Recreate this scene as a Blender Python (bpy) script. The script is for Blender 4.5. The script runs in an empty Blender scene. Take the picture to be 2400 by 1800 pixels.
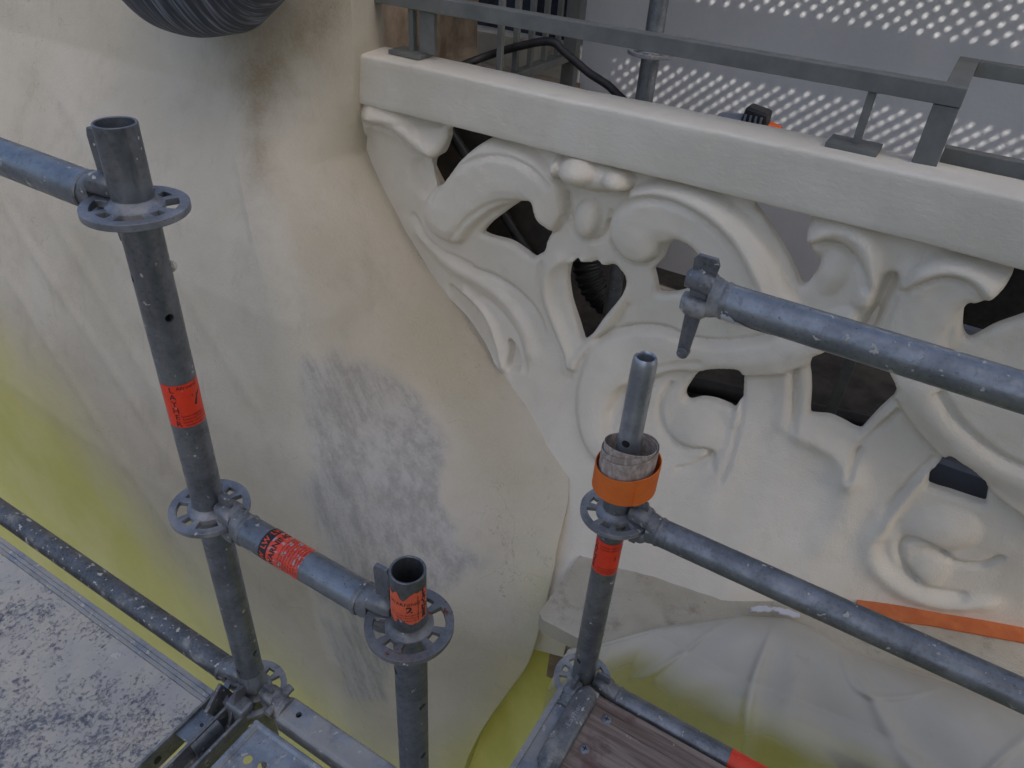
import bpy, bmesh, math, random
import numpy as np
from mathutils import Vector, Matrix, noise
random.seed(7)
scn = bpy.context.scene
C = scn.collection

# ------------------------------------------------------------------ camera, sky, sun, exposure
cam = bpy.data.cameras.new('camera')
cam.sensor_width = 36.0
cam.lens = 36.0 * 1740.9 / 2400.0
cam.clip_start = .02
cam.clip_end = 4000
cob = bpy.data.objects.new('camera', cam)
C.objects.link(cob)
YAW, PIT, ROL = -.501, .62, -.0728
fw = Vector((math.sin(YAW) * math.cos(PIT), math.cos(YAW) * math.cos(PIT), -math.sin(PIT)))
r0 = Vector((math.cos(YAW), -math.sin(YAW), 0))
d0 = fw.cross(r0)
rt = math.cos(ROL) * r0 + math.sin(ROL) * d0
dn = -math.sin(ROL) * r0 + math.cos(ROL) * d0
cob.matrix_world = Matrix(((rt.x, -dn.x, -fw.x, 0), (rt.y, -dn.y, -fw.y, 0), (rt.z, -dn.z, -fw.z, 0), (0, 0, 0, 1)))
scn.camera = cob

TRAVEL = Vector((-.9, .5, -1)).normalized()
w = bpy.data.worlds.new('World')
scn.world = w
w.use_nodes = True
nt = w.node_tree
sky = nt.nodes.new('ShaderNodeTexSky')
sky.sky_type = 'NISHITA'
sky.sun_disc = False
sky.sun_elevation = math.asin(-TRAVEL.z)
sky.sun_rotation = math.atan2(-TRAVEL.x, -TRAVEL.y)
sky.air_density = .8
sky.dust_density = 4.5
sky.ozone_density = 1.0
nt.links.new(sky.outputs[0], nt.nodes['Background'].inputs[0])
nt.nodes['Background'].inputs[1].default_value = .13
sl = bpy.data.lights.new('sun', 'SUN')
sl.energy = 2.7
sl.angle = math.radians(.5)
sl.color = (1, .95, .88)
so = bpy.data.objects.new('sun', sl)
C.objects.link(so)
so.rotation_euler = TRAVEL.to_track_quat('-Z', 'Y').to_euler()
scn.view_settings.view_transform = 'Standard'
scn.view_settings.look = 'None'
scn.view_settings.exposure = 0.92
scn.view_settings.gamma = 1.0

# ------------------------------------------------------------------ helpers
class MB:
    def __init__(s): s.v = []; s.f = []
    def add(s, vs, fs):
        o = len(s.v); s.v += [tuple(v) for v in vs]; s.f += [tuple(i + o for i in f) for f in fs]; return s
    def box(s, x0, x1, y0, y1, z0, z1):
        return s.add([(x0, y0, z0), (x1, y0, z0), (x1, y1, z0), (x0, y1, z0), (x0, y0, z1), (x1, y0, z1), (x1, y1, z1), (x0, y1, z1)],
                     [(0, 3, 2, 1), (4, 5, 6, 7), (0, 1, 5, 4), (1, 2, 6, 5), (2, 3, 7, 6), (3, 0, 4, 7)])
    def loft(s, secs, cap=True):
        n = len(secs[0]); o = []
        fs = []
        for k in range(len(secs) - 1):
            for i in range(n):
                j = (i + 1) % n
                fs.append((k * n + i, k * n + j, (k + 1) * n + j, (k + 1) * n + i))
        if cap:
            fs.append(tuple(range(n - 1, -1, -1))); fs.append(tuple((len(secs) - 1) * n + i for i in range(n)))
        return s.add([p for q in secs for p in q], fs)
    def pipe(s, p0, p1, r, ri=None, n=40):
        p0 = Vector(p0); p1 = Vector(p1); a = (p1 - p0).normalized()
        e1 = a.orthogonal().normalized(); e2 = a.cross(e1)
        def ring(p, r): return [p + r * (math.cos(t) * e1 + math.sin(t) * e2) for t in [2 * math.pi * i / n for i in range(n)]]
        if ri is None: return s.loft([ring(p0, r), ring(p1, r)])
        c = min(.0008, (r - ri) * .4)
        secs = [ring(p0, ri), ring(p0, r), ring(p1 - a * c, r), ring(p1, r - c), ring(p1, ri + c), ring(p1 - a * c, ri)]
        s.loft(secs, cap=False)
        o = []
        return s.loft([ring(p1 - a * c, ri), ring(p0, ri)], cap=False)
    def path(s, pts, r, n=12):
        pts = [Vector(p) for p in pts]; secs = []
        up = Vector((.13, .21, .97))
        for i, p in enumerate(pts):
            t = (pts[min(i + 1, len(pts) - 1)] - pts[max(i - 1, 0)]).normalized()
            e1 = t.cross(up).normalized(); e2 = t.cross(e1)
            rr = r(i) if callable(r) else r
            secs.append([p + rr * (math.cos(2 * math.pi * k / n) * e1 + math.sin(2 * math.pi * k / n) * e2) for k in range(n)])
        return s.loft(secs)
    def lathe(s, c, prof, n=40):
        c = Vector(c)
        return s.loft([[c + Vector((r * math.cos(2 * math.pi * i / n), r * math.sin(2 * math.pi * i / n), z)) for i in range(n)] for r, z in prof], cap=False)
    def xf(s, M, since=0):
        s.v = s.v[:since] + [tuple(M @ Vector(v)) for v in s.v[since:]]; return s

def slab(mb, v2, faces, z0, z1):
    """planar faces at z1, copied to z0 with side walls along open edges"""
    n = len(v2)
    vs = [(x, y, z1) for x, y in v2] + [(x, y, z0) for x, y in v2]
    fs = [tuple(f) for f in faces] + [tuple(i + n for i in reversed(f)) for f in faces]
    ed = {}
    for f in faces:
        for a, b in zip(f, list(f[1:]) + [f[0]]): ed[(a, b)] = 1
    for (a, b) in ed:
        if (b, a) not in ed: fs.append((b, a, a + n, b + n))
    mb.add(vs, fs)

def link(name, mb, mat, parent=None, smooth=35, bevel=0, origin=None):
    me = bpy.data.meshes.new(name)
    off = parent.matrix_world.translation if parent else Vector(origin or (0, 0, 0))
    if parent and parent.parent: off = parent['_o']
    if parent and '_o' in parent: off = Vector(parent['_o'])
    off = Vector(off)
    me.from_pydata([tuple(Vector(v) - off) for v in mb.v], [], mb.f)
    me.update()
    bm = bmesh.new(); bm.from_mesh(me); bmesh.ops.recalc_face_normals(bm, faces=bm.faces); bm.to_mesh(me); bm.free()
    if smooth:
        me.polygons.foreach_set('use_smooth', [True] * len(me.polygons)); me.set_sharp_from_angle(angle=math.radians(smooth))
    me.materials.append(mat)
    o = bpy.data.objects.new(name, me); C.objects.link(o)
    if parent: o.parent = parent
    else: o.location = off
    o['_o'] = tuple(off)
    if bevel:
        b = o.modifiers.new('edge', 'BEVEL'); b.width = bevel; b.segments = 2; b.limit_method = 'ANGLE'; b.angle_limit = math.radians(40)
    return o

def tag(o, label, cat, group=None, kind=None):
    if label: o['label'] = label
    if cat: o['category'] = cat
    if group: o['group'] = group
    if kind: o['kind'] = kind
    return o
def thing(name, loc, label, cat, group=None):
    o = bpy.data.objects.new(name, None); C.objects.link(o); o.location = loc; o.empty_display_size = .05
    o['_o'] = tuple(loc)
    return tag(o, label, cat, group)
def struct(o): o['kind'] = 'structure'; return o

def cut(o, cutters):
    """subtract cutter meshes for real openings"""
    tmp = []
    for mb in cutters:
        me = bpy.data.meshes.new('cut'); off = Vector(o['_o'])
        me.from_pydata([tuple(Vector(v) - off) for v in mb.v], [], mb.f); me.update()
        bm = bmesh.new(); bm.from_mesh(me); bmesh.ops.recalc_face_normals(bm, faces=bm.faces); bm.to_mesh(me); bm.free()
        c = bpy.data.objects.new('cut', me); C.objects.link(c); c.parent = o.parent
        if not o.parent: c.location = off
        m = o.modifiers.new('c', 'BOOLEAN'); m.object = c; m.operation = 'DIFFERENCE'; m.solver = 'EXACT'
        tmp.append(c)
    dg = bpy.context.evaluated_depsgraph_get(); dg.update()
    me = bpy.data.meshes.new_from_object(o.evaluated_get(dg))
    for m in list(o.modifiers): o.modifiers.remove(m)
    o.data = me
    for c in tmp: bpy.data.objects.remove(c)
    me.polygons.foreach_set('use_smooth', [True] * len(me.polygons)); me.set_sharp_from_angle(angle=math.radians(35))

def clip_grid(xs, ys, sd):
    """marching-squares mesh of the area sd>0; returns 2d verts and faces"""
    nx, ny = len(xs), len(ys); V = []; F = []; idx = {}; cut_ = {}
    pos = sd > 0
    def vid(i, j):
        k = (i, j)
        if k not in idx: idx[k] = len(V); V.append((xs[i], ys[j]))
        return idx[k]
    def eid(a, b):
        k = (a, b) if a < b else (b, a)
        if k not in cut_:
            sa, sb = sd[a], sd[b]; t = min(max(sa / (sa - sb), .02), .98); cut_[k] = len(V)
            V.append((xs[a[0]] + t * (xs[b[0]] - xs[a[0]]), ys[a[1]] + t * (ys[b[1]] - ys[a[1]])))
        return cut_[k]
    cnt = pos[:-1, :-1].astype(int) + pos[1:, :-1] + pos[:-1, 1:] + pos[1:, 1:]
    for i in range(nx - 1):
        for j in range(ny - 1):
            c = cnt[i, j]
            if c == 0: continue
            cs = ((i, j), (i + 1, j), (i + 1, j + 1), (i, j + 1))
            if c == 4: F.append(tuple(vid(*q) for q in cs)); continue
            poly = []
            for a, b in zip(cs, cs[1:] + cs[:1]):
                if pos[a]: poly.append(vid(*a))
                if pos[a] != pos[b]: poly.append(eid(a, b))
            if len(poly) > 2: F.append(tuple(poly))
    return V, F

def seg_dist(PX, PY, pts, closed=False):
    pts = np.array(pts); D = np.full(PX.shape, 1e9)
    n = len(pts)
    for i in range(n if closed else n - 1):
        a = pts[i]; b = pts[(i + 1) % n]; ab = b - a; L = ab @ ab + 1e-12
        t = np.clip(((PX - a[0]) * ab[0] + (PY - a[1]) * ab[1]) / L, 0, 1)
        D = np.minimum(D, (PX - a[0] - t * ab[0]) ** 2 + (PY - a[1] - t * ab[1]) ** 2)
    return np.sqrt(D)
def inside(PX, PY, pts):
    ins = np.zeros(PX.shape, bool); n = len(pts)
    for i in range(n):
        x0, y0 = pts[i]; x1, y1 = pts[(i + 1) % n]
        if y0 == y1: continue
        c = (y0 > PY) != (y1 > PY)
        ins ^= c & (PX < (x1 - x0) * (PY - y0) / (y1 - y0) + x0)
    return ins
def sdf(PX, PY, pts):
    d = seg_dist(PX, PY, pts, True); return np.where(inside(PX, PY, pts), d, -d)
def smooth_path(pts, m=6):
    pts = [np.array(p, float) for p in pts]; out = []
    for i in range(len(pts) - 1):
        p0 = pts[max(i - 1, 0)]; p1 = pts[i]; p2 = pts[i + 1]; p3 = pts[min(i + 2, len(pts) - 1)]
        for k in range(m):
            t = k / m
            out.append(.5 * (2 * p1 + (p2 - p0) * t + (2 * p0 - 5 * p1 + 4 * p2 - p3) * t * t + (3 * p1 - p0 - 3 * p2 + p3) * t ** 3))
    return out + [pts[-1]]
def smooth_poly(pts, m=4):
    n = len(pts); pts = [np.array(p, float) for p in pts]; out = []
    for i in range(n):
        p0, p1, p2, p3 = pts[i - 1], pts[i], pts[(i + 1) % n], pts[(i + 2) % n]
        for k in range(m):
            t = k / m
            out.append(.5 * (2 * p1 + (p2 - p0) * t + (2 * p0 - 5 * p1 + 4 * p2 - p3) * t * t + (3 * p1 - p0 - 3 * p2 + p3) * t ** 3))
    return out
def vnoise(P, sc, seed=0.):
    """value noise over an array of points (N,3), vectorised"""
    q = P * sc + seed; i = np.floor(q).astype(np.int64); fr = q - i; fr = fr * fr * (3 - 2 * fr); r = 0
    def h(a, b, c):
        n = (a * 374761393 + b * 668265263 + c * 2147483647) & 0xffffffff
        n = ((n ^ (n >> 13)) * 1274126177) & 0xffffffff
        return ((n ^ (n >> 16)) & 0xffff) / 65535.
    for dx in (0, 1):
        for dy in (0, 1):
            for dz in (0, 1):
                wt = (fr[:, 0] if dx else 1 - fr[:, 0]) * (fr[:, 1] if dy else 1 - fr[:, 1]) * (fr[:, 2] if dz else 1 - fr[:, 2])
                r = r + wt * h(i[:, 0] + dx, i[:, 1] + dy, i[:, 2] + dz)
    return r * 2 - 1

# ------------------------------------------------------------------ materials
class NM:
    def __init__(s, name):
        s.m = bpy.data.materials.new(name); s.m.use_nodes = True; s.t = s.m.node_tree; s.N = s.t.nodes; s.L = s.t.links
        s.b = s.N['Principled BSDF']; s.geo = s.N.new('ShaderNodeNewGeometry').outputs['Position']
    def put(s, sock, v):
        if isinstance(v, bpy.types.NodeSocket): s.L.new(v, sock)
        elif isinstance(v, tuple) and len(v) == 3: sock.default_value = (*v, 1)
        else: sock.default_value = v
    def noise(s, sc, det=4, rough=.6, vec=None, stretch=None, dist=0., rot=None):
        n = s.N.new('ShaderNodeTexNoise'); n.inputs['Scale'].default_value = sc; n.inputs['Detail'].default_value = det; n.inputs['Roughness'].default_value = rough
        n.inputs['Distortion'].default_value = dist
        v = vec or s.geo
        if stretch:
            m = s.N.new('ShaderNodeMapping'); s.L.new(v, m.inputs['Vector']); m.inputs['Scale'].default_value = stretch; m.vector_type = 'TEXTURE' if rot else 'POINT'
            if rot: m.inputs['Rotation'].default_value = rot; m.inputs['Scale'].default_value = tuple(1 / q for q in stretch)
            v = m.outputs[0]
        s.L.new(v, n.inputs['Vector']); return n.outputs['Fac']
    def voro(s, sc, feat='F1'):
        n = s.N.new('ShaderNodeTexVoronoi'); n.inputs['Scale'].default_value = sc; n.feature = feat; s.L.new(s.geo, n.inputs['Vector']); return n.outputs['Distance']
    def rng(s, v, a, b, c=0., d=1.):
        n = s.N.new('ShaderNodeMapRange'); n.interpolation_type = 'SMOOTHSTEP'
        s.put(n.inputs[0], v); n.inputs[1].default_value = a; n.inputs[2].default_value = b; n.inputs[3].default_value = c; n.inputs[4].default_value = d; return n.outputs[0]
    def mix(s, f, a, b, mode='MIX'):
        n = s.N.new('ShaderNodeMix'); n.data_type = 'RGBA'; n.blend_type = mode
        s.put(n.inputs[0], f); s.put(n.inputs[6], a); s.put(n.inputs[7], b); return n.outputs[2]
    def math(s, op, a, b=0.):
        n = s.N.new('ShaderNodeMath'); n.operation = op; n.use_clamp = False; s.put(n.inputs[0], a); s.put(n.inputs[1], b); return n.outputs[0]
    def attr(s, name):
        n = s.N.new('ShaderNodeAttribute'); n.attribute_name = name; return n.outputs['Fac']
    def bump(s, h, dist=.001, st=1., chain=None):
        n = s.N.new('ShaderNodeBump'); n.inputs['Distance'].default_value = dist; n.inputs['Strength'].default_value = st
        s.put(n.inputs['Height'], h)
        if chain is not None: s.L.new(chain, n.inputs['Normal'])
        return n.outputs[0]
    def out(s, col, rough=.6, metal=0., normal=None, spec=None):
        s.put(s.b.inputs['Base Color'], col); s.put(s.b.inputs['Roughness'], rough); s.put(s.b.inputs['Metallic'], metal)
        if normal is not None: s.L.new(normal, s.b.inputs['Normal'])
        if spec is not None: s.b.inputs['Specular IOR Level'].default_value = spec
        return s.m

def galvanised(name, lo=(.13, .14, .152), hi=(.225, .24, .258), splash=.0, dust=.0, dark=.0, rust=0., metal=.68, sharp=.62):
    m = NM(name)
    base = m.mix(m.rng(m.noise(22, 5, .65), .35, .68), lo, hi)
    blot = m.noise(8, 7, .72, dist=.3)
    base = m.mix(m.rng(blot, .52, .70, 0, .55), base, tuple(x * .45 for x in lo))
    base = m.mix(m.rng(blot, .44, .30, 0, .35), base, tuple(min(1, x * 1.45) for x in hi))
    spang = m.voro(140)
    base = m.mix(m.rng(spang, .0, .6, .0, .18), base, (.33, .35, .37))
    pits = m.rng(m.noise(190, 3, .7), .64, .72)
    base = m.mix(m.math('MULTIPLY', pits, .75), base, (.045, .047, .05))
    streak = m.rng(m.noise(60, 3, .6, stretch=(1, 1, .12)), .60, .76)
    base = m.mix(m.math('MULTIPLY', streak, .5), base, (.09, .095, .10))
    if dark: base = m.mix(dark, base, (.05, .055, .062))
    rgh = m.rng(m.noise(40, 4), .3, .7, .28, .50)
    metalf = metal
    h = m.noise(160, 4, .7)
    if rust:
        rm = m.rng(m.noise(20, 5, .7), .66 - .10 * rust, .70 - .10 * rust)
        base = m.mix(rm, base, (.17, .065, .035)); rgh = m.mix(rm, rgh, (.9, .9, .9)); 
    if dust:
        dm = m.rng(m.noise(14, 6, .7), .62 - .3 * dust, .75 - .2 * dust)
        base = m.mix(m.math('MULTIPLY', dm, .75), base, (.46, .44, .40)); rgh = m.mix(dm, rgh, (.85, .85, .85))
    if splash:
        sm = m.rng(m.noise(75, 5, .55), sharp + .08 - .1 * splash, sharp + .10 - .1 * splash)
        s2 = m.rng(m.noise(210, 6, .75), .715, .735)
        sm = m.math('MAXIMUM', sm, m.math('MULTIPLY', s2, .9))
        base = m.mix(sm, base, (.60, .57, .52)); rgh = m.mix(sm, rgh, (.9, .9, .9))
        h = m.math('ADD', h, m.math('MULTIPLY', sm, .8))
    return m.out(base, rgh, metalf, m.bump(h, .0006, .7))

M = {}
M['steel'] = galvanised('galvanised_steel', splash=.35)
M['steel_b'] = galvanised('galvanised_steel_bluish', lo=(.145, .165, .187), hi=(.25, .275, .30), splash=.5)
M['steel_dk'] = galvanised('dull_dark_galvanised', lo=(.10, .105, .11), hi=(.17, .175, .18), splash=.05)
M['steel_head'] = galvanised('cast_head_steel', lo=(.10, .105, .11), hi=(.21, .215, .22), splash=.5, dust=.35, metal=.4)
M['rosette'] = galvanised('rosette_steel', lo=(.17, .18, .20), hi=(.29, .30, .33), splash=.3, dust=.45, metal=.4)
M['rosette_rust'] = galvanised('rusty_rosette', lo=(.11, .11, .11), hi=(.19, .185, .18), splash=.2, dust=.0, rust=1.0, metal=.35)
M['wedge'] = galvanised('wedge_steel', lo=(.10, .105, .115), hi=(.19, .195, .21), splash=.3, metal=.5)
M['tube_dirty'] = galvanised('plaster_spattered_tube', lo=(.055, .058, .062), hi=(.12, .123, .13), splash=.75, dust=.3, metal=.4)
M['profile'] = galvanised('dusty_profile', lo=(.20, .22, .25), hi=(.33, .35, .39), splash=.6, dust=.9, metal=.35)
M['plank'] = galvanised('dusty_steel_plank', lo=(.24, .27, .31), hi=(.38, .42, .47), splash=.6, dust=.45, metal=.4)
M['transom'] = galvanised('transom_steel', lo=(.13, .135, .14), hi=(.24, .24, .24), splash=.3, dust=.45, metal=.4)
M['spigot'] = galvanised('clean_spigot', lo=(.27, .29, .32), hi=(.40, .43, .46), metal=.75)

def plaster():
    m = NM('cream_lime_plaster')
    n1 = m.noise(2.2, 5, .6); n2 = m.noise(9, 6, .65); n3 = m.noise(260, 4, .6)
    c = m.mix(m.rng(n1, .35, .65), (.635, .585, .485), (.70, .655, .56))
    c = m.mix(m.rng(n2, .56, .72, 0, .35), c, (.56, .50, .415))
    sp = m.rng(m.noise(95, 6, .75), .745, .775)
    c = m.mix(m.math('MULTIPLY', sp, .45), c, (.2, .17, .14))
    h = m.math('ADD', m.math('MULTIPLY', m.noise(38, 6, .7), 1.4), m.math('MULTIPLY', n3, .9))
    c = m.mix(m.rng(m.noise(16, 7, .75, stretch=(1, 1, .35)), .55, .75, 0, .35), c, (.50, .45, .37))
    return m.out(c, .88, 0, m.bump(h, .0017, .9), .25)
M['plaster'] = plaster()

def coping_mat():
    m = NM('coping_render')
    c = m.mix(m.rng(m.noise(3, 5, .6), .35, .65), (.635, .595, .50), (.70, .665, .575))
    sp = m.rng(m.noise(85, 6, .75, stretch=(1, 1, 2)), .735, .76)
    c = m.mix(m.math('MULTIPLY', sp, .55), c, (.2, .18, .16))
    c = m.mix(m.rng(m.noise(12, 7, .75, stretch=(1, 1, .5)), .55, .78, 0, .4), c, (.46, .41, .345))
    c = m.mix(m.rng(m.noise(5, 6, .7), .58, .74, 0, .35), c, (.50, .47, .43))
    h = m.math('ADD', m.math('MULTIPLY', m.noise(110, 5, .7, stretch=(.5, 1, 1)), 1.6), m.math('MULTIPLY', m.noise(30, 4), 1.0))
    return m.out(c, .9, 0, m.bump(h, .0012, .8), .25)
M['coping'] = coping_mat()

def pier_mat():
    m = NM('stained_cream_stone')
    c = m.mix(m.rng(m.noise(1.7, 6, .6), .3, .7), (.45, .408, .315), (.535, .49, .40))
    c = m.mix(m.rng(m.noise(5, 6, .65), .5, .75, 0, .5), c, (.36, .318, .245))
    n = m.noise(7, 7, .7); nf = m.noise(34, 6, .75)
    def mask(ch, lo, hi, amp=.6, nn=None):
        v = m.math('ADD', m.attr(ch), m.math('MULTIPLY', m.math('SUBTRACT', nn or n, .5), amp)); return m.rng(v, lo, hi)
    c = m.mix(m.math('MULTIPLY', mask('clean', .1, .9, .35), .75), c, (.43, .385, .28))
    c = m.mix(mask('pale', .2, .8), c, (.54, .505, .43))
    g = mask('grey', .12, .62, .6)
    st_ = m.noise(17, 6, .7, stretch=(1.6, 1.6, .22), rot=(0, -.42, 0))
    gd = m.mix(m.rng(m.math('ADD', m.math('MULTIPLY', nf, .3), m.math('MULTIPLY', st_, .7)), .38, .60), (.26, .256, .245), (.44, .425, .395))
    c = m.mix(m.math('MULTIPLY', g, .72), c, gd)
    c = m.mix(m.math('MULTIPLY', mask('brown', .1, .85, .8), .88), c, (.22, .165, .085))
    drip = m.rng(m.noise(15, 6, .72, stretch=(1.5, 1.5, .16)), .54, .76, 0, .30)
    c = m.mix(drip, c, (.30, .265, .21))
    grit = m.rng(m.noise(130, 5, .8), .40, .64, 0, .16)
    c = m.mix(grit, c, (.58, .55, .49))
    vo = m.N.new('ShaderNodeTexVoronoi'); vo.feature = 'DISTANCE_TO_EDGE'; vo.inputs['Scale'].default_value = 2.3
    wv_ = m.N.new('ShaderNodeVectorMath'); wv_.operation = 'ADD'; nn_ = m.N.new('ShaderNodeTexNoise'); nn_.inputs['Scale'].default_value = 5; nn_.inputs['Detail'].default_value = 6; m.L.new(m.geo, nn_.inputs['Vector']); m.L.new(m.geo, wv_.inputs[0]); m.L.new(nn_.outputs['Color'], wv_.inputs[1]); m.L.new(wv_.outputs[0], vo.inputs['Vector'])
    crack = m.math('MULTIPLY', m.rng(vo.outputs['Distance'], .0045, .001), m.rng(m.noise(2.6, 3), .52, .60))
    c = m.mix(m.math('MULTIPLY', crack, .45), c, (.20, .165, .12))
    c = m.mix(mask('rock', .3, .7, .3), c, m.mix(m.rng(n, .35, .65), (.20, .15, .105), (.34, .27, .20)))
    c = m.mix(m.math('MULTIPLY', mask('yellow', .05, .90, .12), .95), c, m.mix(m.rng(m.noise(3, 4), .3, .7), (.56, .53, .16), (.61, .58, .23)))  # yellow-green light bounced from below, painted into the stone colour
    sp = m.rng(m.noise(60, 6, .75), .725, .755)
    c = m.mix(m.math('MULTIPLY', sp, .55), c, (.10, .08, .06))
    h = m.math('ADD', m.math('MULTIPLY', m.noise(24, 6, .65), 1.6), m.math('ADD', m.noise(150, 4, .7), m.math('MULTIPLY', g, m.math('MULTIPLY', nf, 2.5))))
    return m.out(c, .85, 0, m.bump(h, .0014, .8), .25)
M['pier'] = pier_mat()

def simple(name, a, b, sc=8, rough=.7, bump=.0005, bs=120, metal=0., spec=.4):
    m = NM(name); c = m.mix(m.rng(m.noise(sc, 5, .65), .3, .7), a, b)
    return m.out(c, rough, metal, m.bump(m.noise(bs, 4, .6), bump, .8), spec)
M['wall'] = simple('grey_white_render', (.71, .715, .73), (.79, .795, .81), 2.5, .9, .0022, 70)
M['rail_paint'] = simple('grey_green_rail_paint', (.12, .128, .12), (.17, .178, .168), 14, .55, .0003, 90)
M['grille_paint'] = simple('dark_grille_paint', (.07, .075, .075), (.12, .125, .125), 14, .55, .0003, 90)
M['lead'] = None
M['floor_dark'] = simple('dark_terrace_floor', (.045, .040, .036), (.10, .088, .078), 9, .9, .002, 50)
M['black'] = simple('black_rubber', (.012, .013, .015), (.028, .028, .03), 30, .5, .0002, 200)
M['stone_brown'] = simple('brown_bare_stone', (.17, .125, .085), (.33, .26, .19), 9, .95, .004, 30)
M['ledge'] = None
M['street'] = simple('asphalt', (.04, .04, .042), (.065, .065, .065), 2, .95, .003, 20)
M['sun_blocker'] = simple('blocker_limestone', (.36, .32, .26), (.46, .42, .35), 1.2, .9, .003, 20)
M['orange'] = simple('orange_abrasive', (.70, .15, .02), (.76, .18, .03), 30, .75, .0003, 900)
M['membrane'] = simple('orange_membrane', (.45, .115, .035), (.55, .16, .05), 20, .7, .0012, 80)
M['grey_board'] = simple('blue_grey_board', (.13, .15, .19), (.16, .18, .22), 6, .8, .0004, 160)
M['red'] = simple('red_plastic', (.45, .03, .02), (.55, .05, .03), 6, .4, .0001, 160)
M['orange_plastic'] = simple('orange_plastic', (.75, .12, .02), (.8, .15, .03), 6, .4, .0001, 160)
M['tool_grey'] = simple('tool_grey', (.16, .19, .23), (.22, .25, .3), 20, .45, .0002, 160, .3)
M['tool_black'] = simple('tool_black', (.01, .01, .011), (.022, .022, .024), 20, .45, .0004, 160)

def lead_mat():
    m = NM('brushed_lead')
    s = m.noise(105, 3, .6, stretch=(1, .06, .03), dist=.12)
    c = m.mix(m.rng(s, .45, .72), (.035, .042, .06), (.22, .25, .30))
    c = m.mix(m.rng(m.noise(9, 5), .45, .7, 0, .5), c, (.05, .055, .07))
    return m.out(c, .6, .1, m.bump(s, .003, .9))
M['lead'] = lead_mat()
def ledge_mat():
    m = NM('worn_stone_ledge')
    c = m.mix(m.rng(m.noise(4, 6, .65), .3, .7), (.38, .345, .265), (.49, .455, .375))
    c = m.mix(m.rng(m.noise(9, 6, .7), .52, .7, 0, .7), c, (.22, .185, .145))
    c = m.mix(m.rng(m.noise(70, 3, .6), .70, .73, 0, .8), c, (.10, .085, .07))
    return m.out(c, .92, 0, m.bump(m.math('ADD', m.noise(24, 6, .7), m.noise(120, 4)), .003, .9), .25)
M['ledge'] = ledge_mat()
def tarp_mat():
    m = NM('yellow_green_tarpaulin')
    c = m.mix(m.rng(m.noise(5, 5, .6), .3, .7), (.52, .50, .11), (.64, .61, .19))
    return m.out(c, .6, 0, m.bump(m.noise(9, 4), .004, .6), .3)
M['tarp'] = tarp_mat()
def film_mat():
    m = NM('milky_plastic_film')
    c = m.mix(m.rng(m.noise(3.5, 6, .65), .3, .7), (.64, .62, .55), (.76, .74, .675))
    sp = m.rng(m.noise(75, 3, .5), .735, .75)
    c = m.mix(sp, c, (.80, .78, .72))
    dirt = m.rng(m.noise(6, 7, .7), .55, .75)
    c = m.mix(m.math('MULTIPLY', dirt, .55), c, (.35, .33, .31))
    m.out(c, .42, 0, m.bump(m.noise(14, 4, .6), .003, .6), .4)
    tr = m.N.new('ShaderNodeBsdfTranslucent'); m.put(tr.inputs[0], (.75, .74, .68))
    tp = m.N.new('ShaderNodeBsdfTransparent'); tp.inputs[0].default_value = (.93, .92, .88, 1)
    a = m.N.new('ShaderNodeMixShader'); a.inputs[0].default_value = .35
    m.L.new(m.b.outputs[0], a.inputs[1]); m.L.new(tr.outputs[0], a.inputs[2])
    nsep = m.N.new('ShaderNodeSeparateXYZ'); gg = m.N.new('ShaderNodeNewGeometry'); m.L.new(gg.outputs['Normal'], nsep.inputs[0])
    up = m.math('ABSOLUTE', nsep.outputs[2])
    b = m.N.new('ShaderNodeMixShader'); al = m.math('MULTIPLY', m.rng(m.noise(2.5, 4), .3, .7, .85, 1.15), m.rng(up, .12, 1.0, .80, .18))
    m.put(b.inputs[0], al); m.L.new(a.outputs[0], b.inputs[1]); m.L.new(tp.outputs[0], b.inputs[2])
    m.L.new(b.outputs[0], m.N['Material Output'].inputs[0])
    return m.m
M['film'] = film_mat()
def deck_mat():
    m = NM('plaster_covered_deck')
    base = m.mix(m.rng(m.noise(20, 4), .3, .7), (.11, .125, .17), (.17, .19, .245))
    big = m.noise(3.2, 5, .6); fine = m.noise(105, 6, .75, stretch=(1.15, .9, 1)); mid = m.noise(26, 6, .7, stretch=(1.15, .85, 1))
    v = m.math('ADD', m.math('MULTIPLY', m.math('SUBTRACT', big, .5), .32), m.math('ADD', m.math('MULTIPLY', fine, .75), m.math('MULTIPLY', mid, .45)))
    k = m.rng(v, .44, .60)
    dust = m.mix(m.rng(m.noise(7, 5, .6), .35, .65), (.44, .425, .395), (.53, .49, .42))
    c = m.mix(k, base, dust)
    lump = m.rng(m.noise(26, 3, .5), .68, .72)
    c = m.mix(m.math('MULTIPLY', lump, .7), c, (.60, .57, .52))
    h = m.math('ADD', m.math('MULTIPLY', k, .7), m.math('ADD', m.math('MULTIPLY', lump, .8), m.math('MULTIPLY', fine, .6)))
    return m.out(c, .9, 0, m.bump(h, .0016, .9), .25)
M['deck'] = deck_mat()
def wood_mat():
    m = NM('weathered_red_brown_wood')
    g = m.noise(60, 6, .7, stretch=(.05, 1, 1), dist=.5); g2 = m.noise(210, 3, .6, stretch=(.02, 1, 1))
    c = m.mix(m.rng(g, .3, .7), (.15, .105, .088), (.33, .265, .225))
    c = m.mix(m.rng(g2, .58, .68, 0, .75), c, (.05, .035, .03))
    c = m.mix(m.rng(m.noise(13, 4), .52, .68, 0, .55), c, (.12, .055, .05))
    c = m.mix(m.rng(m.noise(60, 3), .70, .74), c, (.42, .38, .34))
    return m.out(c, .85, 0, m.bump(m.math('ADD', g, m.math('MULTIPLY', g2, .8)), .002, .9), .25)
M['wood'] = wood_mat()
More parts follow.
